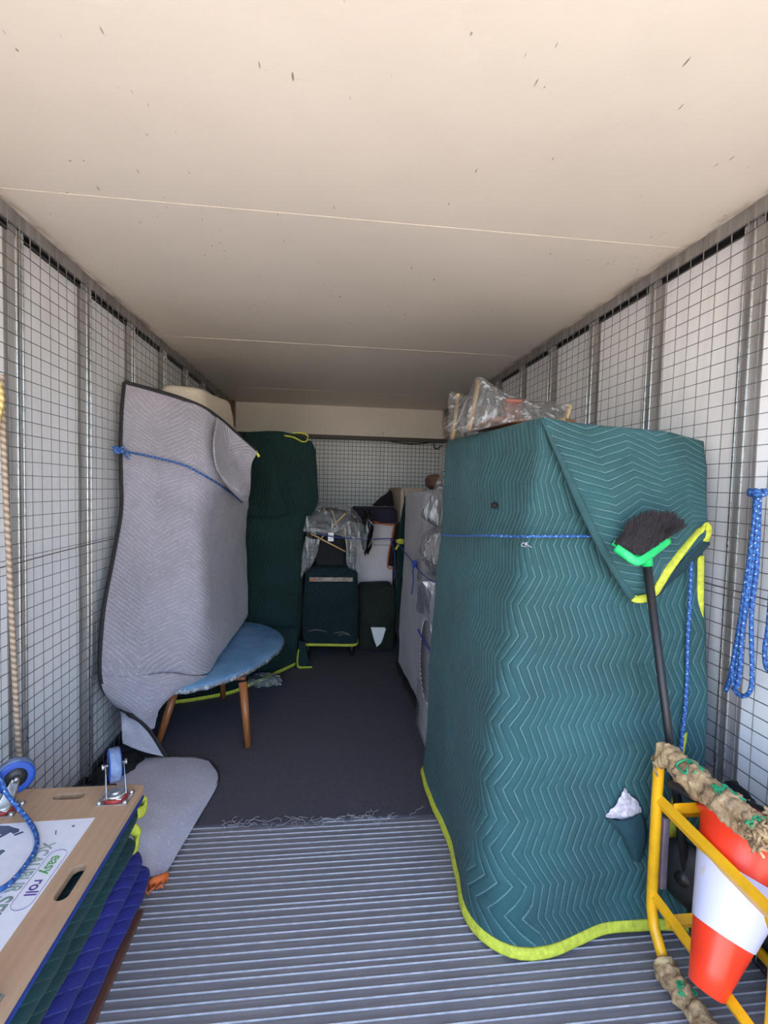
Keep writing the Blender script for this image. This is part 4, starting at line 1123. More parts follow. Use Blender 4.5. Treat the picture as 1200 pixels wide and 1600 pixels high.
# tan twisted rope hanging at the left edge
t = thing('hanging_rope', 'twisted tan rope hanging straight down at the left edge by the wall mesh', 'rope', (-1.03, 1.65, 1.7))
b = newbm(); rope(b, [(-1.035, 1.669, 1.750), (-1.030, 1.665, 1.641), (-1.030, 1.669, 1.521), (-1.030, 1.682, 1.254), (-1.030, 1.694, 1.021), (-1.035, 1.717, 0.755), (-1.040, 1.738, 0.546), (-1.045, 1.756, 0.465)], 0.0085, 120, sides=10); part('strand', b, M['hemp'], t)
b = newbm(); rope(b, [(-1.020, 1.627, 1.721), (-1.020, 1.641, 1.687), (-1.020, 1.641, 1.653), (-1.020, 1.625, 1.606), (-1.020, 1.607, 1.574)], 0.0085, 30, sides=10); part('strand', b, M['yellow_rope'], t)

# ================================================================== grey felt sheet on the floor beside the stack
t = thing('felt_sheet', 'grey felt blanket with black edge spilling over the floor beside the blanket stack', 'blanket', (-0.7, 2.0, 0.0))
b = newbm()
net = [[(-1.063, 2.342, 0.030), (-0.941, 2.433, 0.050), (-0.811, 2.449, 0.055), (-0.662, 2.465, 0.040), (-0.579, 2.459, 0.020)],
       [(-0.958, 2.169, 0.060), (-0.830, 2.180, 0.090), (-0.741, 2.237, 0.080), (-0.603, 2.301, 0.050), (-0.509, 2.344, 0.020)],
       [(-0.867, 1.988, 0.080), (-0.778, 2.010, 0.100), (-0.681, 2.058, 0.085), (-0.571, 2.132, 0.050), (-0.492, 2.242, 0.020)],
       [(-0.788, 1.887, 0.070), (-0.703, 1.877, 0.085), (-0.644, 1.911, 0.070), (-0.581, 1.984, 0.040), (-0.517, 2.049, 0.018)],
       [(-0.710, 1.806, 0.040), (-0.665, 1.805, 0.050), (-0.621, 1.824, 0.045), (-0.579, 1.856, 0.030), (-0.540, 1.885, 0.018)],
       [(-0.646, 1.725, 0.018), (-0.618, 1.726, 0.022), (-0.598, 1.730, 0.022), (-0.577, 1.733, 0.020), (-0.559, 1.745, 0.016)]]
patch(b, net, 44, 56, amp=0.003, freq=8, seed=4); solid(part('sheet', b, M['grey_felt'], t), 0.008, 0)
b = newbm(); tape(b, [(-0.775, 2.452, 0.052), (-0.663, 2.470, 0.040), (-0.595, 2.474, 0.022), (-0.537, 2.414, 0.018), (-0.502, 2.336, 0.018), (-0.495, 2.265, 0.018), (-0.502, 2.199, 0.018)], 0.009, 0.006, (0, 0, 1)); part('hem', b, M['black_tape'], t)
b = newbm()
pts = spline([(-0.597, 1.703, 0.012), (-0.585, 1.706, 0.022), (-0.563, 1.716, 0.022), (-0.550, 1.738, 0.014)], 14); random.seed(5)
sweep(b, pts, .016, .008, (0, .4, 1), 10)
for k in range(9):
    c = Vector(pts[random.randint(1, 12)]) + Vector((random.uniform(-.01, .01), -.012, 0)); 
    sweep(b, [c, c + Vector((random.uniform(-.008, .008), -.014, -.004)), c + Vector((random.uniform(-.012, .012), -.02, -.007))], .004, .002, n=5)
part('orange_tag', b, M['orange_cloth'], t, label='frayed orange end')

# black folded crate glimpsed by the wall behind the stack
t = thing('black_rack', 'black slatted plastic frame by the left wall behind the dolly', 'rack', (-1.0, 2.2, 0.0))
for k in range(4):
    y_ = 1.93 + k * .065
    b = newbm(); box(b, -1.06, -.90, y_, y_ + .014, .002, .12, .003); part('slat', b, M['zinc'] if k == 1 else M['black'], t, smooth=False)
b = newbm(); box(b, -1.065, -.885, 1.92, 2.14, .105, .122, .004); part('top_rail', b, M['black'], t, smooth=False)
b = newbm(); blob(b, (-.97, 2.36, .05), (.10, .14, .045), .25, 3, 3, 4)
o = obj('black_cloth_bundle', b, M['black_cloth']); tag(o, 'black cloth bundle on the floor by the left wall beneath the grey blanket', 'bundle')

# ================================================================== table with blue wrapped top
t = thing('coffee_table', 'low coffee table with blue wrapped oval top and reddish wooden legs', 'table', (-0.7, 3.1, 0))
out_ = spline([(-.29, 3.22, 0), (-.335, 3.50, 0), (-.52, 3.74, 0), (-.78, 3.80, 0), (-1.0, 3.62, 0), (-1.05, 3.2, 0), (-1.03, 2.8, 0), (-.94, 2.58, 0), (-.79, 2.52, 0), (-.60, 2.60, 0), (-.40, 2.86, 0)], 90, True)
cc = sum(out_, Vector()) / len(out_)
b = newbm(); rings = []
for k, z_ in ((0.0, .372), (.5, .372), (.96, .371), (.995, .366), (1.0, .358), (.99, .346), (.95, .338), (.6, .336)):
    if k == 0: continue
    rings.append([b.verts.new((cc.x + (p.x - cc.x) * k, cc.y + (p.y - cc.y) * k, z_ + (0.002 * noise.noise(Vector((p.x * 9, p.y * 9, k))) if k < .99 else 0))) for p in out_])
top_c = b.verts.new((cc.x, cc.y, .372))
n_ = len(out_)
for i in range(n_): b.faces.new((top_c, rings[0][i], rings[0][(i + 1) % n_]))
for a in range(len(rings) - 1):
    for i in range(n_): b.faces.new((rings[a][i], rings[a + 1][i], rings[a + 1][(i + 1) % n_], rings[a][(i + 1) % n_]))
b.faces.new(rings[-1][::-1]); bmesh.ops.recalc_face_normals(b, faces=b.faces[:])
part('tabletop', b, M['blue_net'], t)
b = newbm(); sweep(b, [Vector((cc.x + (p.x - cc.x) * 1.002, cc.y + (p.y - cc.y) * 1.002, .352 + .003 * math.sin(i * 1.7))) for i, p in enumerate(out_)], .012, .004, (0, 0, 1), 8, closed=True); part('plastic_edge', b, M['plastic_milky'], t)
for (x0, y0_, x1_, y1_) in ((-.448, 2.66, -.407, 2.60), (-.80, 2.70, -.885, 2.62), (-.67, 3.17, -.672, 3.235)):
    b = newbm(); cyl(b, (x0, y0_, .345), (x1_, y1_, .012), .0235, .0165, 20); part('leg', b, M['walnut'], t)
b = newbm(); box(b, -.9, -.45, 2.75, 3.5, .318, .335, .004); part('under_frame', b, M['walnut'], t, smooth=False)

# ================================================================== sofa on end under a grey blanket
t = thing('wrapped_sofa', 'beige sofa stood on end under a grey quilted blanket against the left wall', 'wrapped furniture', (-0.86, 3.2, 0.375))
b = newbm()
loft(b, [(.376, [(-1.06, 2.78), (-.70, 2.80), (-.665, 3.70), (-1.06, 3.70)], .06), (1.0, [(-1.06, 2.80), (-.72, 2.82), (-.67, 3.70), (-1.06, 3.70)], .06), (1.78, [(-1.05, 2.84), (-.70, 2.88), (-.66, 3.68), (-1.05, 3.68)], .08)], 24, amp=.006, freq=3, top_r=.07)
part('body', b, M['beige'], t)
b = newbm(); loft(b, [(1.70, [(-.985, 2.80), (-.70, 2.84), (-.625, 3.42), (-.98, 3.42)], .07), (1.87, [(-.965, 2.81), (-.715, 2.85), (-.635, 3.40), (-.96, 3.40)], .08), (1.93, [(-.95, 2.82), (-.73, 2.87), (-.645, 3.38), (-.95, 3.38)], .08)], 20, amp=.004, freq=4, top_r=.045)
part('cushion', b, M['beige'], t)
b = newbm(); loft(b, [(1.70, [(-1.06, 2.86), (-.99, 2.87), (-.99, 3.4), (-1.06, 3.4)], .03), (1.905, [(-1.06, 2.86), (-.99, 2.87), (-.99, 3.4), (-1.06, 3.4)], .03)], 10, top_r=.02); part('cushion', b, M['beige'], t)
b = newbm()
net = [[(-1.062, 2.658, 1.939), (-0.931, 2.700, 1.911), (-0.785, 2.700, 1.871), (-0.672, 2.740, 1.828), (-0.589, 2.830, 1.767), (-0.509, 2.900, 1.690), (-0.433, 2.960, 1.619)],
       [(-1.062, 2.627, 1.777), (-0.917, 2.660, 1.771), (-0.766, 2.650, 1.736), (-0.670, 2.680, 1.734), (-0.606, 2.800, 1.691), (-0.544, 2.980, 1.598), (-0.495, 3.120, 1.545)],
       [(-1.062, 2.618, 1.597), (-0.906, 2.630, 1.586), (-0.738, 2.600, 1.547), (-0.631, 2.620, 1.538), (-0.579, 2.760, 1.484), (-0.551, 3.050, 1.395), (-0.530, 3.300, 1.364)],
       [(-1.062, 2.626, 1.450), (-0.913, 2.650, 1.438), (-0.746, 2.630, 1.402), (-0.649, 2.700, 1.376), (-0.604, 2.920, 1.307), (-0.590, 3.250, 1.246), (-0.586, 3.550, 1.194)],
       [(-1.062, 2.625, 1.268), (-0.920, 2.670, 1.252), (-0.770, 2.660, 1.231), (-0.674, 2.710, 1.202), (-0.641, 2.980, 1.135), (-0.623, 3.350, 1.075), (-0.613, 3.700, 1.021)],
       [(-1.062, 2.534, 1.048), (-0.941, 2.640, 1.017), (-0.786, 2.660, 0.998), (-0.674, 2.700, 0.972), (-0.643, 3.000, 0.907), (-0.626, 3.400, 0.839), (-0.600, 3.720, 0.795)],
       [(-1.062, 2.429, 0.816), (-0.943, 2.560, 0.766), (-0.795, 2.640, 0.727), (-0.661, 2.700, 0.682), (-0.630, 3.000, 0.631), (-0.619, 3.400, 0.593), (-0.598, 3.720, 0.564)],
       [(-1.062, 2.388, 0.611), (-0.938, 2.480, 0.577), (-0.792, 2.580, 0.534), (-0.664, 2.690, 0.465), (-0.621, 3.000, 0.461), (-0.614, 3.400, 0.436), (-0.596, 3.720, 0.451)],
       [(-1.060, 2.383, 0.505), (-0.939, 2.450, 0.466), (-0.798, 2.560, 0.430), (-.652, 2.695, .385), (-.645, 3.0, .385), (-.640, 3.4, .385), (-.635, 3.72, .385)]]
patch(b, net, 90, 120, amp=0.009, freq=5, seed=6); 
solid(part('blanket', b, M['grey_quilt'], t), 0.008, 0)
b = newbm()   # loose top corner folded over the rope
net = [[(-0.623, 2.760, 1.791), (-0.554, 2.830, 1.732), (-0.484, 2.880, 1.671), (-0.425, 2.930, 1.617)],
       [(-0.598, 2.600, 1.664), (-0.582, 2.800, 1.628), (-0.522, 2.900, 1.593), (-0.464, 2.950, 1.545)],
       [(-0.589, 2.560, 1.569), (-0.567, 2.700, 1.517), (-0.514, 2.820, 1.480), (-0.459, 2.900, 1.446)],
       [(-0.568, 2.600, 1.473), (-0.531, 2.660, 1.427), (-0.485, 2.740, 1.387), (-0.459, 2.860, 1.364)],
       [(-0.559, 2.700, 1.423), (-0.530, 2.760, 1.386), (-0.506, 2.840, 1.345), (-0.490, 2.920, 1.321)]]
patch(b, net, 44, 50, amp=0.006, freq=7, seed=3); solid(part('folded_corner', b, M['grey_quilt'], t), 0.008, 0)
b = newbm()   # lower corner hanging over the table edge
net = [[(-1.060, 2.383, 0.520), (-0.947, 2.450, 0.473), (-0.798, 2.520, 0.456), (-0.700, 2.600, 0.409), (-0.643, 2.690, 0.376)],
       [(-1.050, 2.379, 0.444), (-0.955, 2.430, 0.405), (-0.834, 2.470, 0.378), (-0.754, 2.510, 0.379), (-0.678, 2.640, 0.368)],
       [(-1.030, 2.413, 0.367), (-0.936, 2.420, 0.329), (-0.854, 2.440, 0.301), (-0.812, 2.470, 0.312), (-0.779, 2.500, 0.357)],
       [(-1.010, 2.493, 0.287), (-0.915, 2.420, 0.281), (-0.871, 2.430, 0.255), (-0.842, 2.450, 0.258), (-0.822, 2.480, 0.315)],
       [(-0.936, 2.420, 0.288), (-0.891, 2.420, 0.248), (-0.862, 2.420, 0.228), (-0.839, 2.440, 0.211), (-0.827, 2.460, 0.265)]]
patch(b, net, 40, 34, amp=0.004, freq=9, seed=8); solid(part('blanket_corner', b, M['grey_quilt'], t), 0.008, 0)
b = newbm()   # lowest fold, reaching the floor
net = [[(-1.040, 2.552, 0.294), (-0.944, 2.440, 0.298), (-0.893, 2.440, 0.258), (-0.851, 2.440, 0.217)],
       [(-0.984, 2.430, 0.246), (-0.931, 2.430, 0.219), (-0.879, 2.420, 0.196), (-0.826, 2.420, 0.162)],
       [(-0.977, 2.420, 0.171), (-0.923, 2.410, 0.149), (-0.870, 2.410, 0.131), (-0.798, 2.410, 0.112)],
       [(-0.964, 2.400, 0.165), (-0.908, 2.400, 0.131), (-0.848, 2.400, 0.107), (-0.777, 2.400, 0.088)]]
patch(b, net, 26, 26, amp=0.003, freq=9, seed=2); solid(part('blanket_corner', b, M['grey_felt'], t), 0.008, 0)
b = newbm()
tape(b, [(-1.062, 2.658, 1.939), (-0.929, 2.695, 1.913), (-0.783, 2.695, 1.873), (-0.671, 2.735, 1.831), (-0.588, 2.825, 1.770), (-0.508, 2.895, 1.694), (-0.429, 2.960, 1.623)], 0.011, 0.006, (0, .3, 1)); part('hem', b, M['black_tape'], t)
b = newbm()
tape(b, [(-1.062, 2.658, 1.939), (-1.060, 2.622, 1.776), (-1.060, 2.606, 1.596), (-1.062, 2.618, 1.450), (-1.060, 2.612, 1.269), (-1.060, 2.522, 1.050), (-1.060, 2.418, 0.818), (-1.062, 2.382, 0.613), (-1.060, 2.377, 0.507), (-1.050, 2.392, 0.429), (-1.030, 2.427, 0.364), (-1.010, 2.479, 0.301), (-0.932, 2.410, 0.292), (-0.882, 2.410, 0.253), (-0.840, 2.410, 0.203), (-0.803, 2.405, 0.147), (-0.768, 2.400, 0.091)], 0.012, 0.006, (1, -.4, 0), 160); part('hem', b, M['black_tape'], t)
b = newbm(); tape(b, [(-0.443, 2.950, 1.630), (-0.428, 2.950, 1.611), (-0.416, 2.950, 1.593)], 0.008, 0.004, (1, 0, .3), 10); part('hem_end', b, M['yellow_tape'], t)
# blue rope tied round it
b = newbm(); rope(b, [(-1.055, 2.564, 1.586), (-1.028, 2.620, 1.578), (-0.943, 2.600, 1.563), (-0.844, 2.585, 1.543), (-0.737, 2.575, 1.516), (-0.672, 2.590, 1.483), (-0.612, 2.680, 1.439), (-0.580, 2.800, 1.398), (-0.564, 2.980, 1.360), (-0.557, 3.200, 1.311)], 0.0055, 110); part('tied_rope', b, M['blue_rope'], t)
b = newbm(); k0 = Vector((-1.047, 2.560, 1.583)); random.seed(2)
sweep(b, spline([k0 + Vector((.022 * math.cos(a * 1.9), .016 * math.sin(a), .018 * math.sin(a * 2.7))) for a in range(14)], 90), .0055, .0055)
sweep(b, spline([k0, k0 + Vector((.03, -.01, -.02)), k0 + Vector((.05, -.01, -.045))], 14), .006, .006); sweep(b, spline([k0, k0 + Vector((.045, -.01, -.008)), k0 + Vector((.055, -.005, -.03))], 14), .005, .005)
part('rope_knot', b, M['blue_rope'], t)

# ================================================================== dark green wrapped wardrobe, back left
t = thing('wrapped_wardrobe', 'tall wardrobe wrapped in dark green quilted blankets behind the grey covered sofa', 'wrapped furniture', (-0.6, 4.25, 0))
b = newbm()
loft(b, [(.016, [(-1.05, 3.93), (-.235, 3.86), (-.21, 4.6), (-1.05, 4.6)], .06), (.5, [(-1.05, 3.93), (-.205, 3.88), (-.20, 4.6), (-1.05, 4.6)], .07),
         (1.0, [(-1.05, 3.92), (-.205, 3.87), (-.20, 4.6), (-1.05, 4.6)], .07), (1.22, [(-1.05, 3.90), (-.17, 3.86), (-.17, 4.6), (-1.05, 4.6)], .07),
         (1.40, [(-1.05, 3.93), (-.105, 3.90), (-.12, 4.6), (-1.05, 4.6)], .06), (1.74, [(-1.05, 3.95), (-.128, 3.93), (-.13, 4.6), (-1.05, 4.6)], .05)], 70, amp=.016, freq=4.5, seed=7, top_r=.05)
for v in b.verts:
    if v.co.z > 1.5: v.co.z += (v.co.z - 1.5) / .3 * .06 * min(1, max(0, (-.1 - v.co.x) / .6))
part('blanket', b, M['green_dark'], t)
b = newbm()   # upper blanket with a long diagonal fold
net = [[(-0.665, 3.900, 1.834), (-0.476, 3.880, 1.849), (-0.305, 3.900, 1.838), (-0.139, 3.900, 1.783)],
       [(-0.652, 3.860, 1.712), (-0.467, 3.820, 1.690), (-0.285, 3.860, 1.674), (-0.106, 3.880, 1.656)],
       [(-0.644, 3.850, 1.513), (-0.438, 3.800, 1.493), (-0.262, 3.860, 1.499), (-0.092, 3.880, 1.479)],
       [(-0.638, 3.860, 1.314), (-0.389, 3.820, 1.296), (-0.230, 3.870, 1.313), (-0.084, 3.880, 1.316)],
       [(-0.636, 3.850, 1.205), (-0.413, 3.830, 1.200), (-0.258, 3.870, 1.221), (-0.118, 3.890, 1.223)],
       [(-0.639, 3.870, 1.174), (-0.417, 3.870, 1.172), (-0.268, 3.880, 1.180), (-0.138, 3.900, 1.191)]]
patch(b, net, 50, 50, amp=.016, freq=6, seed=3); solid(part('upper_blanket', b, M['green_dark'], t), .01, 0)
b = newbm(); sweep(b, spline([(-0.482, 3.850, 1.806), (-0.428, 3.820, 1.642), (-0.365, 3.800, 1.460), (-0.305, 3.820, 1.298), (-0.277, 3.850, 1.222)], 40), .03, .014, (1, 0, .3), 12, taper=[.3 + .7 * min(1, i / 14) for i in range(40)]); part('draped_fold', b, M['green_dark'], t)
b = newbm(); tape(b, [(-0.378, 3.880, 1.823), (-0.287, 3.860, 1.809), (-0.216, 3.850, 1.776), (-0.177, 3.850, 1.787), (-0.178, 3.870, 1.829), (-0.239, 3.880, 1.848), (-0.289, 3.890, 1.842)], .006, .004, (0, .3, 1)); part('hem', b, M['yellow_tape'], t)
b = newbm()   # skirt trailing forward over the carpet under the table
net = [[(-1.02, 3.9, .30), (-.8, 3.86, .30), (-.5, 3.85, .30), (-.225, 3.83, .30)],
       [(-1.02, 3.6, .20), (-.8, 3.62, .18), (-.48, 3.66, .18), (-.228, 3.80, .18)],
       [(-1.0, 3.35, .08), (-.78, 3.40, .07), (-.42, 3.56, .08), (-.232, 3.79, .08)],
       [(-.96, 3.16, .022), (-.70, 3.27, .022), (-.40, 3.52, .045), (-.24, 3.775, .03)]]
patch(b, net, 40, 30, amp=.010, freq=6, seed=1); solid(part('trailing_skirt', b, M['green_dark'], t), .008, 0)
b = newbm(); tape(b, [(-.97, 3.14, .03), (-.86, 3.185, .022), (-.70, 3.25, .022), (-.60, 3.31, .024), (-.50, 3.40, .036), (-.40, 3.505, .046), (-.31, 3.64, .04), (-.236, 3.765, .034)], .017, .005, (0.0, -.5, 1)); part('hem', b, M['yellow_tape'], t)
b = newbm(); patch(b, [[(-.215, 3.84, .20), (-.17, 3.85, .18)], [(-.22, 3.80, .10), (-.14, 3.80, .08)], [(-.23, 3.74, .02), (-.12, 3.74, .02)]], 8, 12, amp=.006, freq=8); solid(part('skirt_corner', b, M['green_dark'], t), .006, 0)
b = newbm(); tape(b, [(-.215, 3.80, .14), (-.222, 3.77, .06), (-.21, 3.735, .022), (-.16, 3.725, .020), (-.105, 3.73, .020)], .014, .005, (.3, -.5, .6)); part('hem', b, M['yellow_tape'], t)
b = newbm(); blob(b, (-.43, 3.42, .052), (.12, .09, .040), .25, 2.2, 6, 4)
o = obj('plastic_bag', b, M['plastic_milky']); tag(o, 'crumpled clear plastic bag on the carpet beside the blue table', 'bag')

# ================================================================== padded box with short legs
t = thing('wrapped_stool', 'boxy stool wrapped in dark padded blanket with yellow hem and a strip of tape', 'wrapped furniture', (.03, 4.15, 0))
b = newbm()
loft(b, [(.125, [(-.195, 3.95), (.262, 3.95), (.262, 4.36), (-.195, 4.36)], .07), (.4, [(-.205, 3.94), (.270, 3.94), (.27, 4.36), (-.2, 4.36)], .08), (.70, [(-.182, 3.95), (.248, 3.95), (.25, 4.36), (-.18, 4.36)], .07)], 40, amp=.008, freq=6, seed=12, top_r=.06)
part('blanket', b, M['box_green'], t)
b = newbm(); sweep(b, ring_pts := [Vector((p.x, p.y, .122 + .004 * math.sin(i * .2))) for i, p in enumerate(ring([(-.200, 3.945), (.267, 3.945), (.267, 4.365), (-.20, 4.365)], .07))], .012, .005, (0, 0, 1), 8, closed=True); part('hem', b, M['yellow_tape'], t)
for x, y in ((-.15, 4.0), (.215, 4.0), (-.15, 4.3), (.215, 4.3)):
    b = newbm(); cyl(b, (x, y, .13), (x, y, .008), .02, .014, 12); part('leg', b, M['black'], t)
b = newbm(); box(b, -.145, .21, 3.925, 3.929, .655, .69, .001); tp = part('tape_strip', b, M['tape_clear'], t, smooth=False)
b = newbm(); poly(b, [(0, 0), (.03, .004), (.055, .012), (.03, .014), (.035, .024), (.0, .016)], 0, .002); bmesh.ops.rotate(b, verts=b.verts, cent=(0, 0, 0), matrix=Matrix.Rotation(PI / 2, 3, 'X')); bmesh.ops.translate(b, verts=b.verts, vec=(-.135, 3.9245, .66)); part('print', b, M['tape_orange'], tp)
for (xa, xb, z_) in ((-.15, .0, .245), (.06, .19, .225), (.10, .2, .21)):
    b = newbm(); sweep(b, spline([(xa, 3.925, z_), ((xa + xb) / 2, 3.922, z_ + .012), (xb, 3.925, z_ - .004)], 16), .003, .0015, (0, 0, 1), 6); part('tape_edge', b, M['tape_clear'], t)

# ================================================================== chair in polythene standing upside down on it
t = thing('plastic_wrapped_chair', 'dark chair with thin wooden legs in clear polythene on top of the padded stool', 'chair', (.03, 4.1, .765))
b = newbm(); blob(b, (.02, 4.14, 1.15), (.17, .13, .10), .18, 2.5, 4, 4); part('seat', b, M['black_cloth'], t)
b = newbm(); loft(b, [(.768, [(-.10, 4.02), (.16, 4.02), (.16, 4.24), (-.10, 4.24)], .05), (1.04, [(-.13, 4.03), (.15, 4.03), (.15, 4.24), (-.13, 4.24)], .05)], 14, amp=.006, top_r=.03); part('backrest', b, M['black_cloth'], t)
for p0, p1 in (((-0.138, 3.960, 1.041), (0.146, 3.960, 0.897)), ((0.139, 3.950, 1.214), (-0.065, 3.950, 0.996)), ((0.131, 3.940, 1.110), (0.161, 3.940, 0.900)), ((0.035, 4.000, 1.220), (0.079, 3.950, 1.077)), ((-0.044, 4.000, 1.245), (-0.006, 4.000, 1.209))):
    b = newbm(); cyl(b, p0, p1, .0075, .0055, 10); part('leg', b, M['cane'], t)
b = newbm(); sweep(b, spline([(-0.262, 3.960, 1.091), (-0.169, 3.940, 1.074), (-0.066, 3.930, 1.071), (0.012, 3.940, 1.066), (0.115, 3.940, 1.099), (0.183, 3.950, 1.147)], 30), .020, .013, (0, 0, 1), 10); part('rolled_polythene', b, M['plastic_milky'], t)
b = newbm(); box(b, -.0, .045, 3.925, 3.93, .985, 1.055, .001); tg = part('tag', b, M['white_bright'], t, smooth=False, label='small white paper tag')
b = newbm()
net = [[(-0.296, 4.050, 1.185), (-0.192, 4.150, 1.274), (-0.047, 4.200, 1.303), (0.102, 4.200, 1.295), (0.212, 4.150, 1.244), (0.287, 4.100, 1.154)],
       [(-0.261, 3.980, 1.215), (-0.163, 3.980, 1.233), (-0.044, 3.990, 1.245), (0.088, 4.000, 1.237), (0.205, 4.000, 1.191), (0.305, 4.020, 1.090)],
       [(-0.222, 3.950, 1.155), (-0.139, 3.940, 1.157), (-0.042, 3.950, 1.153), (0.078, 3.950, 1.155), (0.194, 3.950, 1.110), (0.320, 3.980, 0.987)],
       [(-0.240, 3.930, 1.074), (-0.147, 3.930, 1.054), (-0.065, 3.940, 1.033), (0.064, 3.940, 1.035), (0.185, 3.930, 0.991), (0.305, 3.960, 0.877)]]
patch(b, net, 50, 40, amp=.012, freq=11, seed=3); part('polythene_cover', b, M['plastic'], t)
for net, sd in (([[(-0.178, 3.930, 1.023), (-0.126, 3.920, 1.003), (-0.064, 3.930, 1.003)], [(-0.206, 3.930, 0.882), (-0.149, 3.910, 0.880), (-0.088, 3.930, 0.878)], [(-0.225, 3.930, 0.762), (-0.193, 3.910, 0.755), (-0.132, 3.930, 0.778)], [(-0.223, 3.920, 0.675), (-0.202, 3.910, 0.692), (-0.178, 3.920, 0.737)]], 1),
                ([[(0.148, 3.930, 1.027), (0.204, 3.910, 1.030), (0.264, 3.940, 1.006)], [(0.150, 3.930, 0.911), (0.211, 3.900, 0.916), (0.266, 3.940, 0.901)], [(0.152, 3.920, 0.808), (0.209, 3.900, 0.790), (0.263, 3.930, 0.775)], [(0.174, 3.920, 0.766), (0.231, 3.900, 0.748), (0.274, 3.920, 0.718)]], 2)):
    b = newbm(); patch(b, net, 14, 26, amp=.008, freq=22, seed=sd); part('polythene_cover', b, M['plastic_milky'], t)
b = newbm(); blob(b, (.335, 4.15, 1.05), (.055, .10, .19), .22, 3, 9, 4)
o = obj('black_plastic_sack', b, plain('shiny_black_film', (.012, .010, .012, 1), .15, bump=1.0, scale=9)); o['label'] = 'shiny black plastic sack hanging between the wrapped chair and the white cabinet'; o['category'] = 'sack'
b = newbm(); sweep(b, spline([(.335, 4.05, 1.16), (.385, 4.06, 1.10), (.375, 4.06, 1.0), (.34, 4.06, .92)], 20), .005, .003, n=6); s_ = part('fold_glint', b, M['plastic_milky'], o)  # pale strip painted on as the glint along the sack's fold

# ================================================================== white cabinet at the back
t = thing('white_cabinet', 'white drawer cabinet at the back under a dark navy roll', 'cabinet', (.45, 4.65, 0))
b = newbm(); box(b, .27, .615, 4.49, 4.9, 0.012, 1.10, .004); part('body', b, M['white'], t, smooth=False)
for z0, z1 in ((.945, 1.095), (.90, .935), (.50, .893), (.10, .49)):
    b = newbm(); box(b, .274, .611, 4.472, 4.489, z0, z1, .003); part('drawer_front', b, M['white'], t, smooth=False)
t = thing('navy_roll', 'navy padded cloth roll with orange trim on top of the white cabinet', 'cloth', (.45, 4.6, 1.1))
b = newbm(); loft(b, [(1.106, [(.22, 4.40), (.625, 4.40), (.625, 4.85), (.22, 4.85)], .05), (1.20, [(.22, 4.39), (.63, 4.39), (.63, 4.85), (.22, 4.85)], .05)], 14, amp=.008, freq=6, top_r=.045); part('padding', b, M['navy'], t)
b = newbm(); tape(b, [(.30, 4.385, 1.105), (.40, 4.38, 1.122), (.47, 4.38, 1.105), (.56, 4.38, 1.092), (.61, 4.38, 1.10)], .006, .004, (0, 0, 1)); part('trim', b, M['orange_cloth'], t)
b = newbm(); patch(b, [[(.60, 4.37, 1.10), (.655, 4.38, 1.12)], [(.575, 4.37, .95), (.65, 4.38, .95)], [(.555, 4.37, .72), (.625, 4.38, .70)]], 8, 20, amp=.006); solid(part('hanging_flap', b, M['black_cloth'], t), .008, 0)
b = newbm(); tape(b, [(.605, 4.355, 1.10), (.585, 4.355, .98), (.56, 4.355, .86), (.55, 4.355, .705), (.62, 4.36, .70)], .006, .004, (1, 0, .2)); part('trim', b, M['orange_cloth'], t)
t = thing('black_drape', 'black cloth peaking in a point against the back wall mesh above the navy roll', 'cloth', (.5, 4.7, 1.24))
b = newbm(); patch(b, [[(.60, 4.70, 1.405), (.605, 4.72, 1.405), (.61, 4.76, 1.40)], [(.50, 4.66, 1.33), (.56, 4.64, 1.33), (.62, 4.70, 1.33)], [(.42, 4.62, 1.262), (.52, 4.6, 1.258), (.63, 4.66, 1.262)]], 16, 16, amp=.01); solid(part('cloth', b, M['black_cloth'], t), .02, 0)

t = thing('mattress', 'cream mattress standing on edge at the back with seams showing', 'mattress', (.62, 4.9, 0))
b = newbm(); box(b, .665, .90, 4.45, 5.4, 0.012, 1.44, .03, 3); part('body', b, plain('cream_ticking', (.55, .44, .36, 1), .8), t)
for x in (.70, .74, .78, .84):
    b = newbm(); sweep(b, [(x, 4.446, .05), (x, 4.446, .7), (x, 4.446, 1.41)], .004, .004, n=6); part('seam', b, M['brown_thing'], t)

# dark green blanket hanging between mattress and the grey wrapped panel
t = thing('hanging_green_blanket', 'narrow dark green blanket with yellow tab hanging beside the grey wrapped panel at the back', 'blanket', (.6, 3.98, 0))
b = newbm(); patch(b, [[(.640, 4.02, 1.36), (.665, 4.03, 1.38)], [(.60, 3.98, 1.15), (.67, 4.0, 1.15)], [(.575, 3.96, .9), (.66, 3.98, .9)], [(.575, 3.96, .5), (.65, 3.98, .5)], [(.60, 3.96, .18), (.65, 3.98, .18)], [(.60, 3.96, .014), (.65, 3.98, .014)]], 10, 50, amp=.012, freq=6); solid(part('cloth', b, M['green_dark'], t), .012, 0)
b = newbm(); tape(b, [(.565, 3.92, .985), (.59, 3.90, .995), (.62, 3.91, .99)], .022, .005, (0, 0, 1)); part('yellow_tab', b, M['yellow_tape'], t)
b = newbm(); tape(b, [(.585, 3.905, .985), (.575, 3.905, .96), (.555, 3.91, .925)], .010, .005, (1, 0, .3)); part('yellow_tab', b, M['yellow_tape'], t)

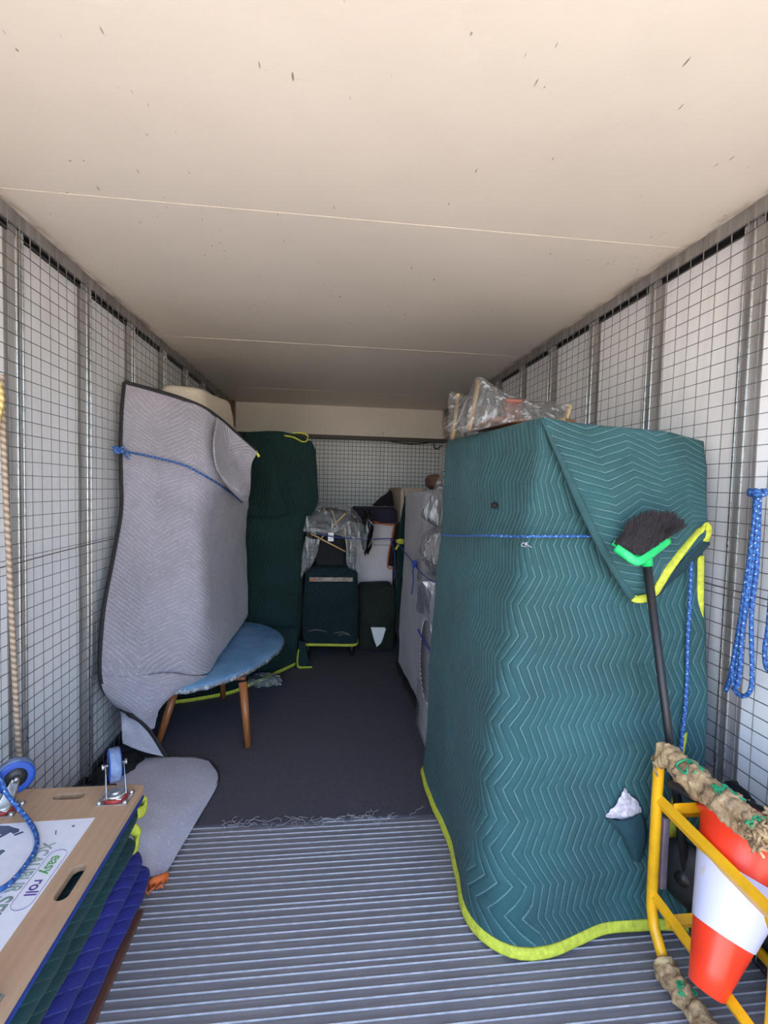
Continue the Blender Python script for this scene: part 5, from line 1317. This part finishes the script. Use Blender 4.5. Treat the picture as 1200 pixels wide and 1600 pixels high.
# ================================================================== olive bundle with white triangle
t = thing('olive_bundle', 'dark olive blanket bundle with a white triangle showing, below the white cabinet', 'bundle', (.45, 4.25, 0))
b = newbm(); loft(b, [(.014, [(.29, 4.13), (.60, 4.13), (.60, 4.44), (.29, 4.44)], .10), (.20, [(.275, 4.10), (.61, 4.10), (.61, 4.45), (.28, 4.45)], .12), (.40, [(.275, 4.11), (.615, 4.12), (.61, 4.45), (.28, 4.45)], .10), (.52, [(.275, 4.17), (.60, 4.17), (.60, 4.45), (.28, 4.45)], .06)], 36, amp=.018, freq=6, seed=4, top_r=.04); part('blanket', b, M['olive'], t)
b = newbm(); v_ = [b.verts.new(p) for p in ((.362, 4.085, .228), (.50, 4.083, .226), (.522, 4.085, .20), (.475, 4.085, .09), (.436, 4.085, .055), (.405, 4.085, .09))]; b.faces.new(v_)
solid(part('white_triangle', b, M['white_bright'], t, smooth=False, label='white triangular patch'), .008, 0)
b = newbm(); tape(b, [(.30, 4.09, .30), (.36, 4.075, .25), (.40, 4.07, .12), (.436, 4.07, .03)], .010, .01, (1, 0, 0)); tape(b, [(.58, 4.09, .30), (.525, 4.075, .22), (.49, 4.07, .11), (.445, 4.07, .03)], .010, .01, (1, 0, 0)); part('crossed_fold', b, M['olive'], t)

# ================================================================== tall grey wrapped panel
t = thing('tall_wrapped_panel', 'tall panel wrapped in grey felt with black hem, behind the green cabinet', 'wrapped furniture', (.8, 3.3, 0))
b = newbm()
loft(b, [(.05, [(.605, 2.92), (1.2, 2.92), (1.2, 3.78), (.575, 3.78)], .06), (.35, [(.585, 2.90), (1.2, 2.90), (1.2, 3.72), (.565, 3.72)], .07), (.8, [(.565, 2.88), (1.2, 2.88), (1.2, 3.66), (.575, 3.66)], .06), (1.38, [(.570, 2.88), (1.2, 2.88), (1.2, 3.62), (.575, 3.62)], .04)], 50, amp=.014, freq=5, seed=9, top_r=.03)
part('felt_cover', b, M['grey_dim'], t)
b = newbm(); tape(b, [(.70, 2.885, .05), (.62, 2.875, .042), (.575, 2.95, .05), (.56, 3.10, .055), (.575, 3.2, .035), (.555, 3.32, .045), (.57, 3.45, .03), (.55, 3.58, .04), (.565, 3.76, .03)], .024, .008, (-.3, 0, 1)); part('hem', b, M['black_tape'], t)
b = newbm(); blob(b, (.68, 3.1, 1.475), (.055, .10, .05), .2, 2, 3, 3)
o = obj('brown_hat', b, M['brown_thing']); tag(o, 'small brown cloth hat on top of the grey wrapped panel', 'hat')

# ================================================================== appliance with round grille
t = thing('wrapped_appliance', 'white appliance with rounded grille under milky plastic beside the green cabinet', 'appliance', (.8, 2.55, 0))
b = newbm(); box(b, .548, 1.2, 2.34, 2.76, 0.012, .93, .03, 3); part('casing', b, plain('dim_white_plastic', (.50, .50, .54, 1), .4), t)
b = newbm(); el = [Vector((.541, 2.50 + .17 * math.cos(a), .51 + .225 * math.sin(a))) for a in [2 * PI * k / 40 for k in range(40)]]
vs = [b.verts.new(p) for p in el]; b.faces.new(vs); solid(part('grille', b, plain('grey_grille', (.16, .155, .19, 1), .6), t), .008, 0)
b = newbm()
for k in range(26):
    z_ = .06 + k * .021; w_ = .17 * math.sqrt(max(0, 1 - ((z_ - .51) / .225) ** 2)) if z_ > .33 else .19
    yc = 2.50 if z_ > .33 else 2.54
    if w_ > .02: sweep(b, [(.534, yc - w_, z_), (.534, yc, z_), (.534, yc + w_, z_)], .002, .002, n=5)
part('grille_wires', b, plain('pale_grille_wire', (.42, .41, .46, 1), .5), t, kind='stuff')
b = newbm(); sweep(b, el, .006, .006, (1, 0, 0), 8, closed=True); part('grille_ring', b, M['white_bright'], t)
b = newbm(); patch(b, [[(.53, 2.36, .945), (.53, 2.55, .95), (.53, 2.74, .945)], [(.520, 2.36, .85), (.515, 2.55, .86), (.525, 2.76, .84)], [(.525, 2.36, .72), (.52, 2.55, .74), (.53, 2.77, .70)]], 24, 20, amp=.01, freq=14); part('plastic_sheet', b, M['plastic_milky'], t)
b = newbm(); patch(b, [[(.50, 2.49, .935), (.60, 2.47, .94)], [(.56, 2.44, .86), (.60, 2.42, .84)]], 8, 8); solid(part('folded_corner', b, M['white_bright'], t), .004, 0)
b = newbm(); rope(b, [(0.522, 2.685, 0.619), (0.522, 2.551, 0.613), (0.522, 2.429, 0.611), (0.522, 2.334, 0.613)], .005, 24); part('cord', b, M['thin_rope'], t)

t = thing('wrapped_cushion', 'brown cushion in clear plastic on top of the white appliance', 'cushion', (.7, 2.6, .95))
b = newbm(); blob(b, (.68, 2.60, 1.09), (.15, .14, .13), .12, 2.5, 5, 4, True); part('cushion', b, M['brown_thing'], t)
b = newbm(); blob(b, (.675, 2.59, 1.10), (.165, .155, .145), .12, 2.5, 8, 4); part('plastic_wrap', b, M['plastic_milky'], t)
t = thing('grey_plastic_bag', 'smoky grey plastic bag with sharp folds leaning beside the green cabinet top', 'bag', (.64, 2.5, 1.25))
b = newbm()
net = [[(0.594, 2.550, 1.517), (0.608, 2.550, 1.525), (0.653, 2.550, 1.526)],
       [(0.547, 2.500, 1.423), (0.583, 2.460, 1.414), (0.654, 2.500, 1.416)],
       [(0.511, 2.500, 1.345), (0.560, 2.440, 1.335), (0.657, 2.500, 1.334)],
       [(0.489, 2.520, 1.293), (0.549, 2.440, 1.268), (0.659, 2.500, 1.266)],
       [(0.508, 2.540, 1.261), (0.568, 2.460, 1.227), (0.666, 2.520, 1.203)]]
patch(b, net, 20, 30, amp=.005, freq=10, seed=6); solid(part('film', b, M['plastic_grey'], t), .003, 0)
b = newbm(); blob(b, (.67, 2.58, 1.36), (.075, .05, .10), .15, 2, 3, 3); part('contents', b, plain('grey_contents', (.10, .10, .10, 1), .6), t)

# ================================================================== cords across the back
t = thing('tie_cord', 'thin dark blue cord stretched across the load at the back with a loose knot', 'cord', (.3, 3.9, .98))
b = newbm(); rope(b, [(-0.075, 3.900, 1.042), (0.090, 3.890, 1.020), (0.249, 3.950, 1.005), (0.428, 4.150, 0.986), (0.545, 4.100, 0.993), (0.570, 3.880, 0.975), (0.545, 3.329, 0.971), (0.535, 2.915, 0.959)], .0045, 70); part('cord', b, M['thin_rope'], t)
b = newbm(); rope(b, [(0.535, 2.915, 0.959), (0.535, 2.744, 0.945), (0.535, 2.524, 0.946), (0.535, 2.281, 0.969)], .0045, 30); rope(b, [(0.532, 2.899, 0.962), (0.532, 2.959, 0.912), (0.532, 2.929, 0.869), (0.532, 2.945, 0.822), (0.532, 2.982, 0.761)], .0045, 30); part('cord', b, M['thin_rope'], t)
b = newbm(); k0 = Vector((0.532, 2.899, 0.966)); sweep(b, spline([k0 + Vector((.012 * math.sin(a), .028 * math.cos(a * 1.7), .024 * math.sin(a * 2.3))) for a in range(12)], 70), .0045, .0045); part('knot', b, M['thin_rope'], t)
b = newbm(); rope(b, [(0.531, 4.080, 0.995), (0.553, 4.060, 0.926), (0.570, 4.050, 0.845), (0.567, 4.050, 0.735), (0.569, 4.050, 0.652)], .004, 30); part('cord', b, M['thin_rope'], t)
b = newbm(); sweep(b, spline([(.60, 5.545, 1.985), (.75, 5.54, 1.965), (.95, 5.54, 1.95), (1.1, 5.54, 1.965), (1.19, 5.54, 1.975), (1.20, 5.53, 1.93), (1.22, 5.53, 1.905), (1.26, 5.53, 1.915), (1.30, 5.53, 1.95)], 60), .006, .006)
o = obj('black_cable', b, M['black']); tag(o, 'black cable drooping along the edge of the header above the back wall', 'cable')
